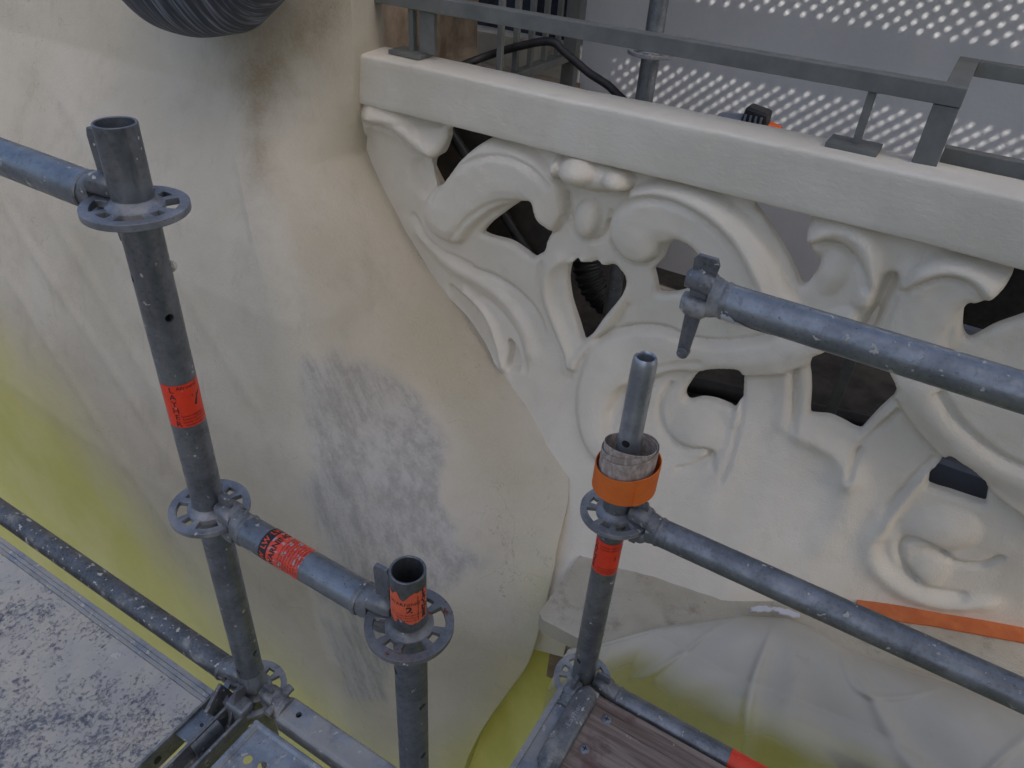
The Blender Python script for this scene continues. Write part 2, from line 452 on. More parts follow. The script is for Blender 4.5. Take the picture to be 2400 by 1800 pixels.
def sticker_mat(name, col, wear):
    m = NM(name)
    k = m.rng(m.noise(130, 4, .6), .73 - .14 * wear, .745 - .14 * wear)
    c = m.mix(k, m.mix(m.rng(m.noise(40, 3), .3, .7), col, tuple(x * .88 for x in col)), (.36, .36, .36))
    return m.out(c, .42, 0, m.bump(m.noise(60, 3), .0004, .5))
M['sticker'] = sticker_mat('red_orange_sticker', (.88, .055, .018), .3)
M['sticker_worn'] = sticker_mat('worn_red_sticker', (.78, .075, .035), 1.1)
M['sticker_pale'] = sticker_mat('faded_orange_sticker', (.80, .14, .06), .55)
def ink_mat(name, col, wear=.6):
    m = NM(name); c = m.mix(m.rng(m.noise(220, 3, .6), .68 - .1 * wear, .70 - .1 * wear), col, (.5, .12, .07)); return m.out(c, .5)
M['ink'] = ink_mat('black_sticker_ink', (.02, .018, .02), .1)
M['ink_red'] = ink_mat('red_sticker_ink', (.7, .07, .03), 0)
def backing_mat():
    m = NM('cloth_backing'); g = m.noise(120, 4, .7, stretch=(1, 1, .5)); c = m.mix(m.rng(g, .35, .7), (.30, .24, .20), (.52, .45, .39))
    return m.out(c, .9, 0, m.bump(g, .0006, .8))
M['backing'] = backing_mat()
def glass_mat():
    m = NM('dark_window_glass'); c = m.mix(m.rng(m.noise(5, 3), .4, .6), (.012, .016, .03), (.03, .04, .07)); return m.out(c, .12, 0, None, .6)
M['glass'] = glass_mat()
M['dirty_white'] = simple('white_paint_drip', (.52, .53, .56), (.62, .63, .66), 20, .8, .0004, 160)

# ------------------------------------------------------------------ the stone setting
# shared surface definitions (plain numpy), also pasted into the scene
def flare(X, Z):
    F = np.interp(X, [-1.1, -.9, -.7, -.5, -.28, -.1, .24, .42, .6, .9], [.06, .17, .33, .38, .335, .30, .106, .02, -.05, -.12])
    g = np.clip((-1.06 - Z) / .49, 0, 1.25)
    return F * g ** 1.7
PIER_L = np.array(((-6.4, 2.2, .6), (-6.4, 2.0, -.3), (-6.4, 1.75, -1.0), (-6.4, 1.5, -1.8), (-6.4, 1.35, -2.7)))
PIER_C = np.array(((-1.95, 1.66, .6), (-1.80, 1.52, -.3), (-1.724, 1.45, -.586), (-1.407, 1.22, -.902), (-1.278, 1.15, -1.047), (-1.17, 1.06, -1.375), (-1.08, .98, -1.81), (-1.0, .93, -2.7)))
PIER_E = np.array(((-1.452,1.632,0.600),(-1.452,1.632,-0.447),(-1.470,1.632,-0.596),(-1.484,1.700,-0.749),(-1.425,1.700,-0.854),(-1.339,1.700,-0.977),(-1.249,1.700,-1.088),(-1.173,1.696,-1.153),(-1.095,1.691,-1.215),(-0.984,1.663,-1.302),(-0.872,1.623,-1.346),(-0.731,1.541,-1.393),(-0.595,1.468,-1.440),(-0.573,1.426,-1.470),(-0.556,1.365,-1.500),(-0.540,1.307,-1.530),(-0.522,1.264,-1.560),(-0.509,1.224,-1.590),(-0.499,1.188,-1.620),(-0.492,1.156,-1.650),(-0.487,1.131,-1.680),(-0.486,1.114,-1.710),(-0.487,1.104,-1.740),(-0.491,1.098,-1.770),(-0.497,1.091,-1.800),(-0.505,1.084,-1.830),(-0.515,1.077,-1.860),(-0.524,1.070,-1.890),(-0.533,1.064,-1.920),(-0.541,1.058,-1.950),(-0.550,1.052,-1.980),(-0.559,1.047,-2.010),(-0.567,1.042,-2.040),(-0.576,1.037,-2.070),(-0.584,1.032,-2.100),(-0.591,1.027,-2.130),(-0.598,1.023,-2.160),(-0.604,1.018,-2.190),(-0.610,1.014,-2.220),(-0.615,1.010,-2.250),(-0.619,1.007,-2.280),(-0.622,1.005,-2.310),(-0.624,1.003,-2.340),(-0.626,1.001,-2.370),(-0.627,1.000,-2.400),(-0.628,0.999,-2.430),(-0.628,0.999,-2.460),(-0.629,0.999,-2.490),(-0.676,0.980,-6.000)))
PIER_B = np.array(((-1.50, 2.32, .6), (-1.50, 2.32, -.55), (-1.35, 2.2, -.8), (-.9, 2.0, -1.4), (-.7, 1.9, -1.8), (-.6, 1.8, -2.7)))
def pier_nodes(Z):
    out = []
    for P in (PIER_L, PIER_C, PIER_E, PIER_B):
        o = np.argsort(P[:, 2]); out.append(np.stack([np.interp(Z, P[o, 2], P[o, 0]), np.interp(Z, P[o, 2], P[o, 1])], -1))
    return out
def pier_point(s, Z):
    L, C, E, B = pier_nodes(Z)
    s = np.asarray(s)[..., None]
    # rounded polyline L-C-E-B : s 0..1, 1..2, 2..3, corner at C blended with a quadratic
    def lin(s):
        return np.where(s < 1, L + (C - L) * s, np.where(s < 2, C + (E - C) * (s - 1), E + (B - E) * (s - 2)))
    a, b = .955, 1.22
    t = np.clip((s - a) / (b - a), 0, 1)
    Pa = L + (C - L) * a; Pb = C + (E - C) * (b - 1)
    q = (1 - t) ** 2 * Pa + 2 * t * (1 - t) * C + t ** 2 * Pb
    w = .55
    p = np.where((s > a) & (s < b), q * w + lin(s) * (1 - w), lin(s))
    # gentle belly of the left face and of the right flank
    bel = np.where(s < 1, np.sin(np.pi * np.clip(s, 0, 1)) * .12, np.where(s < 2, np.sin(np.pi * np.clip(s - 1, 0, 1)) * .035, 0))
    p = p + bel * np.array([.35, -.9])
    return p

HOLES = (
    ((-0.699, -0.417), [(-1.189,-0.626),(-1.129,-0.624),(-1.062,-0.625),(-1.090,-0.648),(-1.129,-0.680),(-1.165,-0.717),(-1.197,-0.758),(-1.217,-0.787),(-1.234,-0.809),(-1.239,-0.796),(-1.246,-0.777),(-1.249,-0.747),(-1.243,-0.724),(-1.217,-0.706),(-1.203,-0.680),(-1.193,-0.649)]),
    ((-0.562, -0.506), [(-1.071,-0.902),(-1.046,-0.868),(-1.016,-0.838),(-0.984,-0.807),(-0.963,-0.791),(-0.941,-0.781),(-0.924,-0.782),(-0.917,-0.802),(-0.908,-0.819),(-0.892,-0.835),(-0.867,-0.853),(-0.879,-0.878),(-0.886,-0.901),(-0.893,-0.933),(-0.922,-0.924),(-0.954,-0.913),(-0.985,-0.907),(-1.036,-0.910),(-1.064,-0.908)]),
    ((-0.416, -0.577), [(-0.781,-0.916),(-0.766,-0.921),(-0.750,-0.923),(-0.736,-0.918),(-0.720,-0.906),(-0.702,-0.911),(-0.687,-0.912),(-0.669,-0.904),(-0.652,-0.915),(-0.637,-0.927),(-0.629,-0.946),(-0.627,-0.966),(-0.637,-0.995),(-0.656,-1.031),(-0.681,-1.081),(-0.702,-1.133),(-0.715,-1.121),(-0.730,-1.097),(-0.751,-1.061),(-0.768,-1.025),(-0.777,-0.995),(-0.785,-0.957)]),
    ((-0.289, -0.495), [(-0.509,-0.773),(-0.484,-0.772),(-0.454,-0.783),(-0.429,-0.806),(-0.424,-0.843),(-0.440,-0.881),(-0.473,-0.906),(-0.516,-0.920),(-0.525,-0.906),(-0.537,-0.876),(-0.544,-0.856),(-0.526,-0.829),(-0.521,-0.795)]),
    ((-0.130, -0.411), [(-0.337,-0.626),(-0.312,-0.646),(-0.287,-0.670),(-0.258,-0.697),(-0.235,-0.722),(-0.207,-0.755),(-0.188,-0.781),(-0.179,-0.786),(-0.174,-0.783),(-0.167,-0.771),(-0.163,-0.747),(-0.164,-0.729),(-0.175,-0.720),(-0.189,-0.712),(-0.197,-0.702),(-0.206,-0.678),(-0.211,-0.649),(-0.211,-0.623),(-0.230,-0.622),(-0.261,-0.622),(-0.300,-0.624)]),
    ((0.122, -0.419), [(0.206,-0.631),(0.207,-0.643),(0.206,-0.662),(0.202,-0.682),(0.189,-0.705),(0.171,-0.726),(0.159,-0.729),(0.154,-0.740),(0.155,-0.754),(0.160,-0.772),(0.169,-0.789),(0.183,-0.800),(0.195,-0.789),(0.209,-0.767),(0.224,-0.748),(0.257,-0.716),(0.283,-0.684),(0.290,-0.652),(0.278,-0.635),(0.248,-0.627)]),
    ((-0.190, -0.682), [(-0.326,-1.101),(-0.299,-1.091),(-0.268,-1.082),(-0.258,-1.113),(-0.250,-1.143),(-0.243,-1.169),(-0.257,-1.167),(-0.281,-1.165),(-0.307,-1.166),(-0.331,-1.171),(-0.346,-1.178),(-0.358,-1.186),(-0.370,-1.188),(-0.381,-1.179),(-0.383,-1.164),(-0.376,-1.146),(-0.365,-1.127),(-0.350,-1.114)]),
    ((-0.001, -0.604), [(-0.107,-0.982),(-0.087,-0.959),(-0.063,-0.931),(-0.033,-0.906),(0.004,-0.898),(0.037,-0.914),(0.051,-0.932),(0.071,-0.960),(0.095,-0.988),(0.090,-1.010),(0.079,-1.041),(0.069,-1.075),(0.059,-1.110),(0.055,-1.114),(0.038,-1.114),(0.020,-1.110),(-0.000,-1.107),(-0.023,-1.106),(-0.057,-1.116),(-0.067,-1.114),(-0.076,-1.082),(-0.084,-1.050),(-0.096,-1.013)]),
    ((0.182, -0.684), [(0.262,-1.111),(0.285,-1.119),(0.311,-1.127),(0.336,-1.141),(0.352,-1.151),(0.363,-1.171),(0.369,-1.189),(0.363,-1.192),(0.336,-1.193),(0.290,-1.193),(0.242,-1.194),(0.247,-1.166),(0.253,-1.136)]))
RELIEF = (
    ('region', [(-1.246,-0.836),(-1.217,-0.790),(-1.177,-0.737),(-1.127,-0.683),(-1.065,-0.634),(-1.010,-0.629),(-0.939,-0.632),(-0.873,-0.657),(-0.828,-0.695),(-0.811,-0.739),(-0.809,-0.784),(-0.825,-0.818),(-0.852,-0.840),(-0.867,-0.850),(-0.893,-0.831),(-0.909,-0.814),(-0.923,-0.777),(-0.949,-0.774),(-0.993,-0.789),(-1.044,-0.829),(-1.101,-0.891),(-1.140,-0.946),(-1.203,-0.949),(-1.255,-0.919),(-1.263,-0.873)], 0.026, 0.035),
    ('groove', [(-1.225,-0.831),(-1.196,-0.779),(-1.157,-0.735),(-1.100,-0.693),(-1.026,-0.660),(-0.954,-0.654),(-0.893,-0.670),(-0.852,-0.701)], 0.008, 0.007),
    ('groove', [(-1.161,-0.941),(-1.102,-0.862),(-1.045,-0.809),(-0.993,-0.779),(-0.935,-0.766)], 0.007, 0.007),
    ('region', [(-0.636,-0.690),(-0.617,-0.655),(-0.567,-0.628),(-0.509,-0.620),(-0.436,-0.625),(-0.372,-0.645),(-0.311,-0.680),(-0.257,-0.729),(-0.204,-0.797),(-0.168,-0.854),(-0.323,-0.925),(-0.374,-0.859),(-0.423,-0.804),(-0.454,-0.783),(-0.485,-0.769),(-0.510,-0.765),(-0.530,-0.773),(-0.537,-0.803),(-0.561,-0.830),(-0.586,-0.839),(-0.619,-0.834),(-0.649,-0.810),(-0.668,-0.777),(-0.665,-0.732)], 0.028, 0.035),
    ('groove', [(-0.636,-0.693),(-0.605,-0.673),(-0.561,-0.659),(-0.487,-0.658),(-0.408,-0.684),(-0.340,-0.733),(-0.279,-0.806)], 0.011, 0.01),
    ('ridge', [(-0.628,-0.664),(-0.564,-0.641),(-0.505,-0.638),(-0.430,-0.652),(-0.363,-0.686),(-0.305,-0.737),(-0.249,-0.812)], 0.02, 0.008),
    ('groove', [(-0.675,-0.731),(-0.678,-0.776),(-0.654,-0.825),(-0.610,-0.848),(-0.571,-0.849),(-0.543,-0.825)], 0.009, 0.01),
    ('blob', [(-0.768,-0.641),(-0.827,-0.646),(-0.770,-0.601)], 0.085),
    ('blob', [(-0.739,-0.649),(-0.845,-0.656),(-0.742,-0.605)], 0.05),
    ('blob', [(-0.669,-0.641),(-0.711,-0.641),(-0.670,-0.611)], 0.068),
    ('blob', [(-0.835,-0.651),(-0.852,-0.651),(-0.835,-0.623)], 0.05),
    ('blob', [(-0.740,-0.767),(-0.779,-0.778),(-0.744,-0.711)], 0.034),
    ('groove', [(-0.829,-0.680),(-0.764,-0.685),(-0.699,-0.682),(-0.646,-0.671)], 0.01, 0.012),
    ('groove', [(-0.808,-0.715),(-0.799,-0.758),(-0.784,-0.799),(-0.749,-0.826),(-0.718,-0.825),(-0.691,-0.803),(-0.680,-0.764)], 0.008, 0.01),
    ('groove', [(-0.810,-0.780),(-0.821,-0.816),(-0.833,-0.833)], 0.008, 0.008),
    ('ridge', [(-0.806,-0.906),(-0.835,-0.944),(-0.841,-0.997),(-0.829,-1.042),(-0.804,-1.086),(-0.776,-1.128),(-0.740,-1.174),(-0.720,-1.206)], 0.02, 0.014),
    ('groove', [(-0.862,-0.934),(-0.870,-0.988),(-0.862,-1.034),(-0.839,-1.083),(-0.798,-1.135),(-0.755,-1.176),(-0.722,-1.217)], 0.007, 0.006),
    ('ridge', [(-0.614,-0.941),(-0.619,-0.985),(-0.640,-1.044),(-0.669,-1.102),(-0.693,-1.151),(-0.709,-1.193)], 0.018, 0.012),
    ('groove', [(-0.591,-0.979),(-0.615,-1.046),(-0.654,-1.104)], 0.009, 0.006),
    ('blob', [(-0.756,-0.902),(-0.783,-0.910),(-0.758,-0.885)], 0.02),
    ('blob', [(-0.694,-0.893),(-0.720,-0.901),(-0.696,-0.876)], 0.02),
    ('groove', [(-0.724,-1.185),(-0.712,-1.213),(-0.708,-1.240)], 0.008, 0.007),
    ('groove', [(-1.316,-0.916),(-1.255,-0.975),(-1.173,-1.009),(-1.101,-1.017),(-1.174,-1.007),(-1.093,-1.025),(-1.011,-1.026),(-0.929,-1.053),(-0.864,-1.099),(-0.831,-1.147)], 0.01, 0.009),
    ('ridge', [(-1.281,-0.964),(-1.194,-1.023),(-1.108,-1.051),(-1.114,-1.050),(-1.025,-1.069),(-0.956,-1.104),(-0.895,-1.155),(-0.859,-1.214)], 0.03, 0.012),
    ('groove', [(-1.056,-1.106),(-0.985,-1.133),(-0.928,-1.174),(-0.889,-1.218),(-0.861,-1.279)], 0.01, 0.006),
    ('ridge', [(-1.120,-1.108),(-1.066,-1.137),(-1.018,-1.175),(-0.984,-1.224),(-0.953,-1.281),(-0.939,-1.297)], 0.014, 0.012),
    ('recess', [(-0.940,-1.212),(-0.912,-1.228),(-0.892,-1.256),(-0.885,-1.284),(-0.915,-1.298),(-0.931,-1.294),(-0.932,-1.253)], 0.035, 0.01),
    ('recess', [(-1.176,-1.106),(-1.118,-1.131),(-1.051,-1.156),(-1.005,-1.205),(-0.974,-1.270),(-0.961,-1.303),(-1.013,-1.286),(-1.088,-1.225),(-1.166,-1.147)], 0.012, 0.012),
    ('region', [(-1.505,-0.608),(-1.459,-0.561),(-1.276,-0.606),(-1.334,-0.633),(-1.401,-0.643),(-1.453,-0.667),(-1.473,-0.701),(-1.502,-0.677)], 0.016, 0.05),
    ('ridge', [(-1.430,-0.639),(-1.367,-0.646),(-1.310,-0.664),(-1.269,-0.685),(-1.241,-0.698)], 0.042, 0.03),
    ('groove', [(-1.457,-0.661),(-1.402,-0.663),(-1.352,-0.679),(-1.311,-0.714),(-1.278,-0.726),(-1.245,-0.717)], 0.012, 0.014),
    ('recess', [(-1.303,-0.739),(-1.253,-0.728),(-1.246,-0.773),(-1.237,-0.813),(-1.271,-0.843),(-1.305,-0.823),(-1.317,-0.783)], 0.016, 0.03),
    ('groove', [(-1.333,-0.610),(-1.269,-0.626),(-1.217,-0.621)], 0.01, 0.01),
    ('region', [(-0.536,-1.030),(-0.472,-1.014),(-0.422,-1.017),(-0.360,-1.010),(-0.289,-0.981),(-0.211,-0.938),(-0.122,-0.856),(-0.059,-0.803),(-0.030,-0.854),(-0.068,-0.937),(-0.101,-0.975),(-0.147,-1.013),(-0.198,-1.044),(-0.280,-1.080),(-0.354,-1.100),(-0.415,-1.117),(-0.466,-1.147),(-0.521,-1.178),(-0.552,-1.216),(-0.563,-1.258),(-0.552,-1.295),(-0.520,-1.325),(-0.475,-1.343),(-0.419,-1.346),(-0.412,-1.373),(-0.474,-1.381),(-0.545,-1.373),(-0.604,-1.346),(-0.649,-1.299),(-0.673,-1.241),(-0.674,-1.179),(-0.659,-1.120),(-0.616,-1.074)], 0.02, 0.035),
    ('groove', [(-0.662,-1.111),(-0.616,-1.070),(-0.537,-1.026),(-0.473,-1.010),(-0.423,-1.014),(-0.360,-1.007),(-0.289,-0.979),(-0.212,-0.935)], 0.01, 0.01),
    ('groove', [(-0.476,-1.157),(-0.444,-1.130),(-0.415,-1.116),(-0.354,-1.099),(-0.279,-1.083),(-0.197,-1.047),(-0.147,-1.015),(-0.101,-0.976)], 0.009, 0.012),
    ('groove', [(-0.534,-1.170),(-0.480,-1.126),(-0.423,-1.089),(-0.364,-1.061)], 0.014, 0.004),
    ('blob', [(-0.309,-1.242),(-0.373,-1.262),(-0.330,-1.189)], 0.024),
    ('groove', [(-0.421,-1.158),(-0.433,-1.199),(-0.429,-1.233),(-0.405,-1.266),(-0.369,-1.286),(-0.322,-1.287),(-0.279,-1.275),(-0.259,-1.280),(-0.243,-1.306)], 0.01, 0.01),
    ('groove', [(-0.324,-1.338),(-0.293,-1.323),(-0.268,-1.300),(-0.258,-1.280)], 0.009, 0.01),
    ('groove', [(-0.521,-1.178),(-0.552,-1.216),(-0.563,-1.258),(-0.552,-1.295),(-0.520,-1.325),(-0.475,-1.343)], 0.01, 0.006),
    ('recess', [(-0.565,-1.230),(-0.545,-1.199),(-0.528,-1.253),(-0.534,-1.294),(-0.556,-1.279)], 0.012, 0.02),
    ('groove', [(-0.256,-1.075),(-0.239,-1.113),(-0.226,-1.153),(-0.217,-1.199),(-0.208,-1.264),(-0.209,-1.325)], 0.008, 0.007),
    ('ridge', [(-0.260,-1.080),(-0.239,-1.139),(-0.228,-1.191)], 0.01, 0.006),
    ('groove', [(-0.136,-1.012),(-0.118,-1.076),(-0.104,-1.127),(-0.094,-1.148)], 0.008, 0.006),
    ('ridge', [(-0.151,-1.021),(-0.132,-1.098),(-0.117,-1.157)], 0.02, 0.006),
    ('ridge', [(-0.068,-1.160),(-0.019,-1.168),(0.029,-1.181),(0.063,-1.206),(0.078,-1.229)], 0.028, 0.014),
    ('groove', [(0.116,-1.019),(0.098,-1.066),(0.079,-1.122),(0.070,-1.172),(0.075,-1.221)], 0.009, 0.012),
    ('ridge', [(0.108,-1.019),(0.088,-1.084),(0.074,-1.144)], 0.009, 0.008),
    ('groove', [(-0.132,-1.010),(-0.111,-1.079),(-0.089,-1.155)], 0.01, 0.008),
    ('region', [(0.048,-0.930),(0.096,-0.988),(0.131,-1.023),(0.183,-1.061),(0.244,-1.098),(0.296,-1.115),(0.354,-1.139),(0.414,-1.166),(0.473,-1.194),(0.561,-1.182),(0.461,-0.954),(0.344,-0.882),(0.231,-0.883),(0.113,-0.884)], 0.018, 0.018),
    ('groove', [(0.102,-0.991),(0.134,-1.024),(0.184,-1.064),(0.246,-1.101),(0.297,-1.117),(0.355,-1.140),(0.414,-1.168),(0.457,-1.184)], 0.009, 0.011),
    ('groove', [(0.178,-0.931),(0.223,-0.974),(0.280,-1.008),(0.336,-1.032),(0.390,-1.043),(0.434,-1.045)], 0.013, 0.012),
    ('ridge', [(0.140,-0.941),(0.204,-1.003),(0.268,-1.041),(0.338,-1.066),(0.414,-1.080)], 0.04, 0.01),
    ('ridge', [(0.246,-1.115),(0.224,-1.173),(0.209,-1.241),(0.198,-1.299),(0.199,-1.352)], 0.013, 0.01),
    ('groove', [(0.229,-1.112),(0.210,-1.173),(0.194,-1.237),(0.183,-1.301)], 0.01, 0.006),
    ('ridge', [(0.079,-1.232),(0.089,-1.285),(0.090,-1.346),(0.078,-1.403)], 0.045, 0.012),
    ('ridge', [(-0.212,-1.207),(-0.203,-1.290),(-0.220,-1.368)], 0.05, 0.012),
    ('ridge', [(0.196,-1.310),(0.184,-1.366),(0.208,-1.421),(0.254,-1.460),(0.322,-1.491),(0.405,-1.502),(0.476,-1.477)], 0.03, 0.014),
    ('blob', [(0.310,-1.286),(0.233,-1.307),(0.292,-1.226)], 0.027),
    ('groove', [(0.309,-1.357),(0.342,-1.361),(0.301,-1.335),(0.266,-1.335),(0.245,-1.356),(0.251,-1.387),(0.277,-1.425),(0.316,-1.452)], 0.011, 0.013),
    ('groove', [(0.212,-1.304),(0.202,-1.347),(0.214,-1.388),(0.245,-1.425),(0.290,-1.450),(0.358,-1.471),(0.421,-1.469)], 0.016, 0.009),
    ('groove', [(0.342,-1.361),(0.379,-1.375),(0.425,-1.361),(0.450,-1.321)], 0.01, 0.01),
    ('blob', [(0.330,-1.413),(0.292,-1.435),(0.310,-1.361)], 0.013),
    ('ridge', [(-0.186,-0.659),(-0.163,-0.633),(-0.124,-0.625),(-0.084,-0.641),(-0.056,-0.676),(-0.040,-0.725),(-0.036,-0.768)], 0.034, 0.026),
    ('groove', [(-0.187,-0.682),(-0.164,-0.665),(-0.129,-0.664),(-0.091,-0.681),(-0.061,-0.706),(-0.046,-0.736)], 0.011, 0.014),
    ('blob', [(-0.123,-0.731),(-0.155,-0.747),(-0.130,-0.676)], 0.016),
    ('region', [(0.029,-0.728),(0.035,-0.665),(0.068,-0.631),(0.121,-0.625),(0.168,-0.634),(0.205,-0.631),(0.206,-0.662),(0.189,-0.705),(0.170,-0.724),(0.155,-0.731),(0.158,-0.788),(0.149,-0.851),(0.043,-0.862),(0.026,-0.791)], 0.018, 0.035),
    ('ridge', [(0.028,-0.706),(0.049,-0.672),(0.085,-0.647),(0.129,-0.644),(0.163,-0.660),(0.183,-0.683)], 0.026, 0.018),
    ('groove', [(0.029,-0.727),(0.055,-0.689),(0.082,-0.669),(0.114,-0.663),(0.145,-0.670),(0.171,-0.690)], 0.011, 0.014),
    ('groove', [(-0.004,-0.708),(-0.007,-0.743),(-0.009,-0.782),(-0.010,-0.816),(-0.011,-0.838)], 0.017, 0.03),
    ('groove', [(0.152,-0.735),(0.143,-0.773),(0.147,-0.807),(0.157,-0.836)], 0.012, 0.006))
PANEL_EDGE = [(-1.512,-0.466),(-1.532,-0.621),(-1.484,-0.749),(-1.425,-0.854),(-1.339,-0.977),(-1.249,-1.088),(-1.173,-1.153),(-1.095,-1.215),(-0.984,-1.302),(-0.872,-1.346),(-0.731,-1.393),(-0.580,-1.440)]

STAINS_AND_GLOW = (
    (0, [(1.087,-0.447),(1.452,-0.403),(1.661,-0.421),(1.548,-0.545),(1.209,-0.660),(1.113,-0.749),(1.078,-0.705),(1.061,-0.598)], 0.18, 0.9),
    (0, [(1.087,-0.394),(1.983,-0.288),(1.896,-0.421),(1.565,-0.510),(1.104,-0.492)], 0.2, 0.7),
    (0, [(0.974,-0.749),(1.122,-0.749),(1.070,-0.811),(1.009,-0.793)], 0.07, 0.3),
    (0, [(1.000,-0.953),(1.078,-0.962),(1.052,-0.997),(0.991,-0.997)], 0.06, 0.3),
    (0, [(0.704,-1.086),(0.757,-1.060),(0.722,-1.370),(0.678,-1.468)], 0.12, 0.3),
    (0, [(0.783,-1.370),(0.800,-1.361),(0.791,-1.405)], 0.05, 0.3),
    (1, [(1.078,-1.148),(1.148,-1.157),(1.157,-1.397),(1.226,-1.627),(1.330,-1.938),(1.087,-2.151),(1.078,-1.796),(1.043,-1.512),(1.035,-1.299)], 0.05, 0.9),
    (1, [(1.452,-1.148),(1.504,-1.219),(1.539,-1.361),(1.565,-1.379),(1.426,-1.379),(1.383,-1.272)], 0.05, 0.75),
    (1, [(1.409,-1.379),(1.548,-1.379),(1.530,-1.450),(1.583,-1.485),(1.722,-1.547),(1.643,-1.592),(1.530,-1.592),(1.426,-1.485)], 0.04, 0.75),
    (1, [(1.070,-0.882),(1.157,-0.953),(1.174,-1.095),(1.096,-1.104),(1.070,-0.997)], 0.06, 0.35),
    (1, [(1.078,-1.130),(1.226,-1.113),(1.461,-1.139),(1.513,-1.237),(1.522,-1.361),(1.574,-1.388),(1.530,-1.432),(1.626,-1.494),(1.765,-1.556),(1.652,-1.592),(1.426,-1.716),(1.365,-2.115),(1.078,-2.248),(1.061,-1.769),(1.035,-1.476)], 0.035, 0.66),
    (1, [(1.322,-1.672),(1.513,-1.592),(1.365,-2.097),(1.174,-2.177)], 0.08, 0.6),
    (3, [(1.017,-1.326),(1.061,-1.334),(1.113,-1.698),(1.130,-2.115),(1.035,-2.115),(1.026,-1.680)], 0.04, 0.8),
    (3, [(1.557,-1.609),(1.748,-1.556),(1.817,-1.485),(1.861,-1.503),(1.748,-1.583),(1.548,-1.698)], 0.04, 0.35),
    (3, [(0.896,-1.015),(0.983,-0.926),(0.991,-1.210),(0.930,-1.547),(0.904,-1.334)], 0.15, 0.35),
    (4, [(1.635,-1.060),(1.896,-1.104),(1.948,-1.281),(1.948,-1.414),(1.948,-1.476),(1.774,-1.538),(1.583,-1.432),(1.565,-1.317),(1.530,-1.157)], 0.1, 0.8),
    (2, [(0.191,-1.849),(0.661,-1.769),(0.722,-1.849),(0.791,-2.133),(0.861,-2.381),(0.896,-2.567),(0.861,-3.747),(0.130,-6.000)], 0.22, 1.15),  # from here on: outlines of the painted yellow-green glow
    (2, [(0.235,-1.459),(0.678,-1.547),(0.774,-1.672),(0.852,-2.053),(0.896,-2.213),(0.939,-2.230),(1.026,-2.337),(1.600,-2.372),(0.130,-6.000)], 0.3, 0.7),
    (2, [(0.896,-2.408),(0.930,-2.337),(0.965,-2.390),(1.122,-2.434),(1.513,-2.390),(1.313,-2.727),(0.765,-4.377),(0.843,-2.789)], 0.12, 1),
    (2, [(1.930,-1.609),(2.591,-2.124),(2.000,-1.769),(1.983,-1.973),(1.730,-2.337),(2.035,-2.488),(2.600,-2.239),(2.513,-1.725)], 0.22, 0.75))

YB = 1.70

# street far below, and an added, unseen wing that keeps the sun off this corner
mb = MB(); mb.add([(-600, -600, -14), (600, -600, -14), (600, 600, -14), (-600, 600, -14)], [(0, 1, 2, 3)])
struct(link('street', mb, M['street'], smooth=0))
mb = MB(); mb.loft([[(2.2, 1.0, z), (2.2, -4.6, z), (6.2, -4.6, z), (6.2, -1.22, z)] for z in (-13.99, 6.6)])
tag(link('sun_blocker_wall', mb, M['sun_blocker'], smooth=0, origin=(5, -2, -14)), 'tall unseen limestone wall added right of the scaffold to block the sun', 'wall')

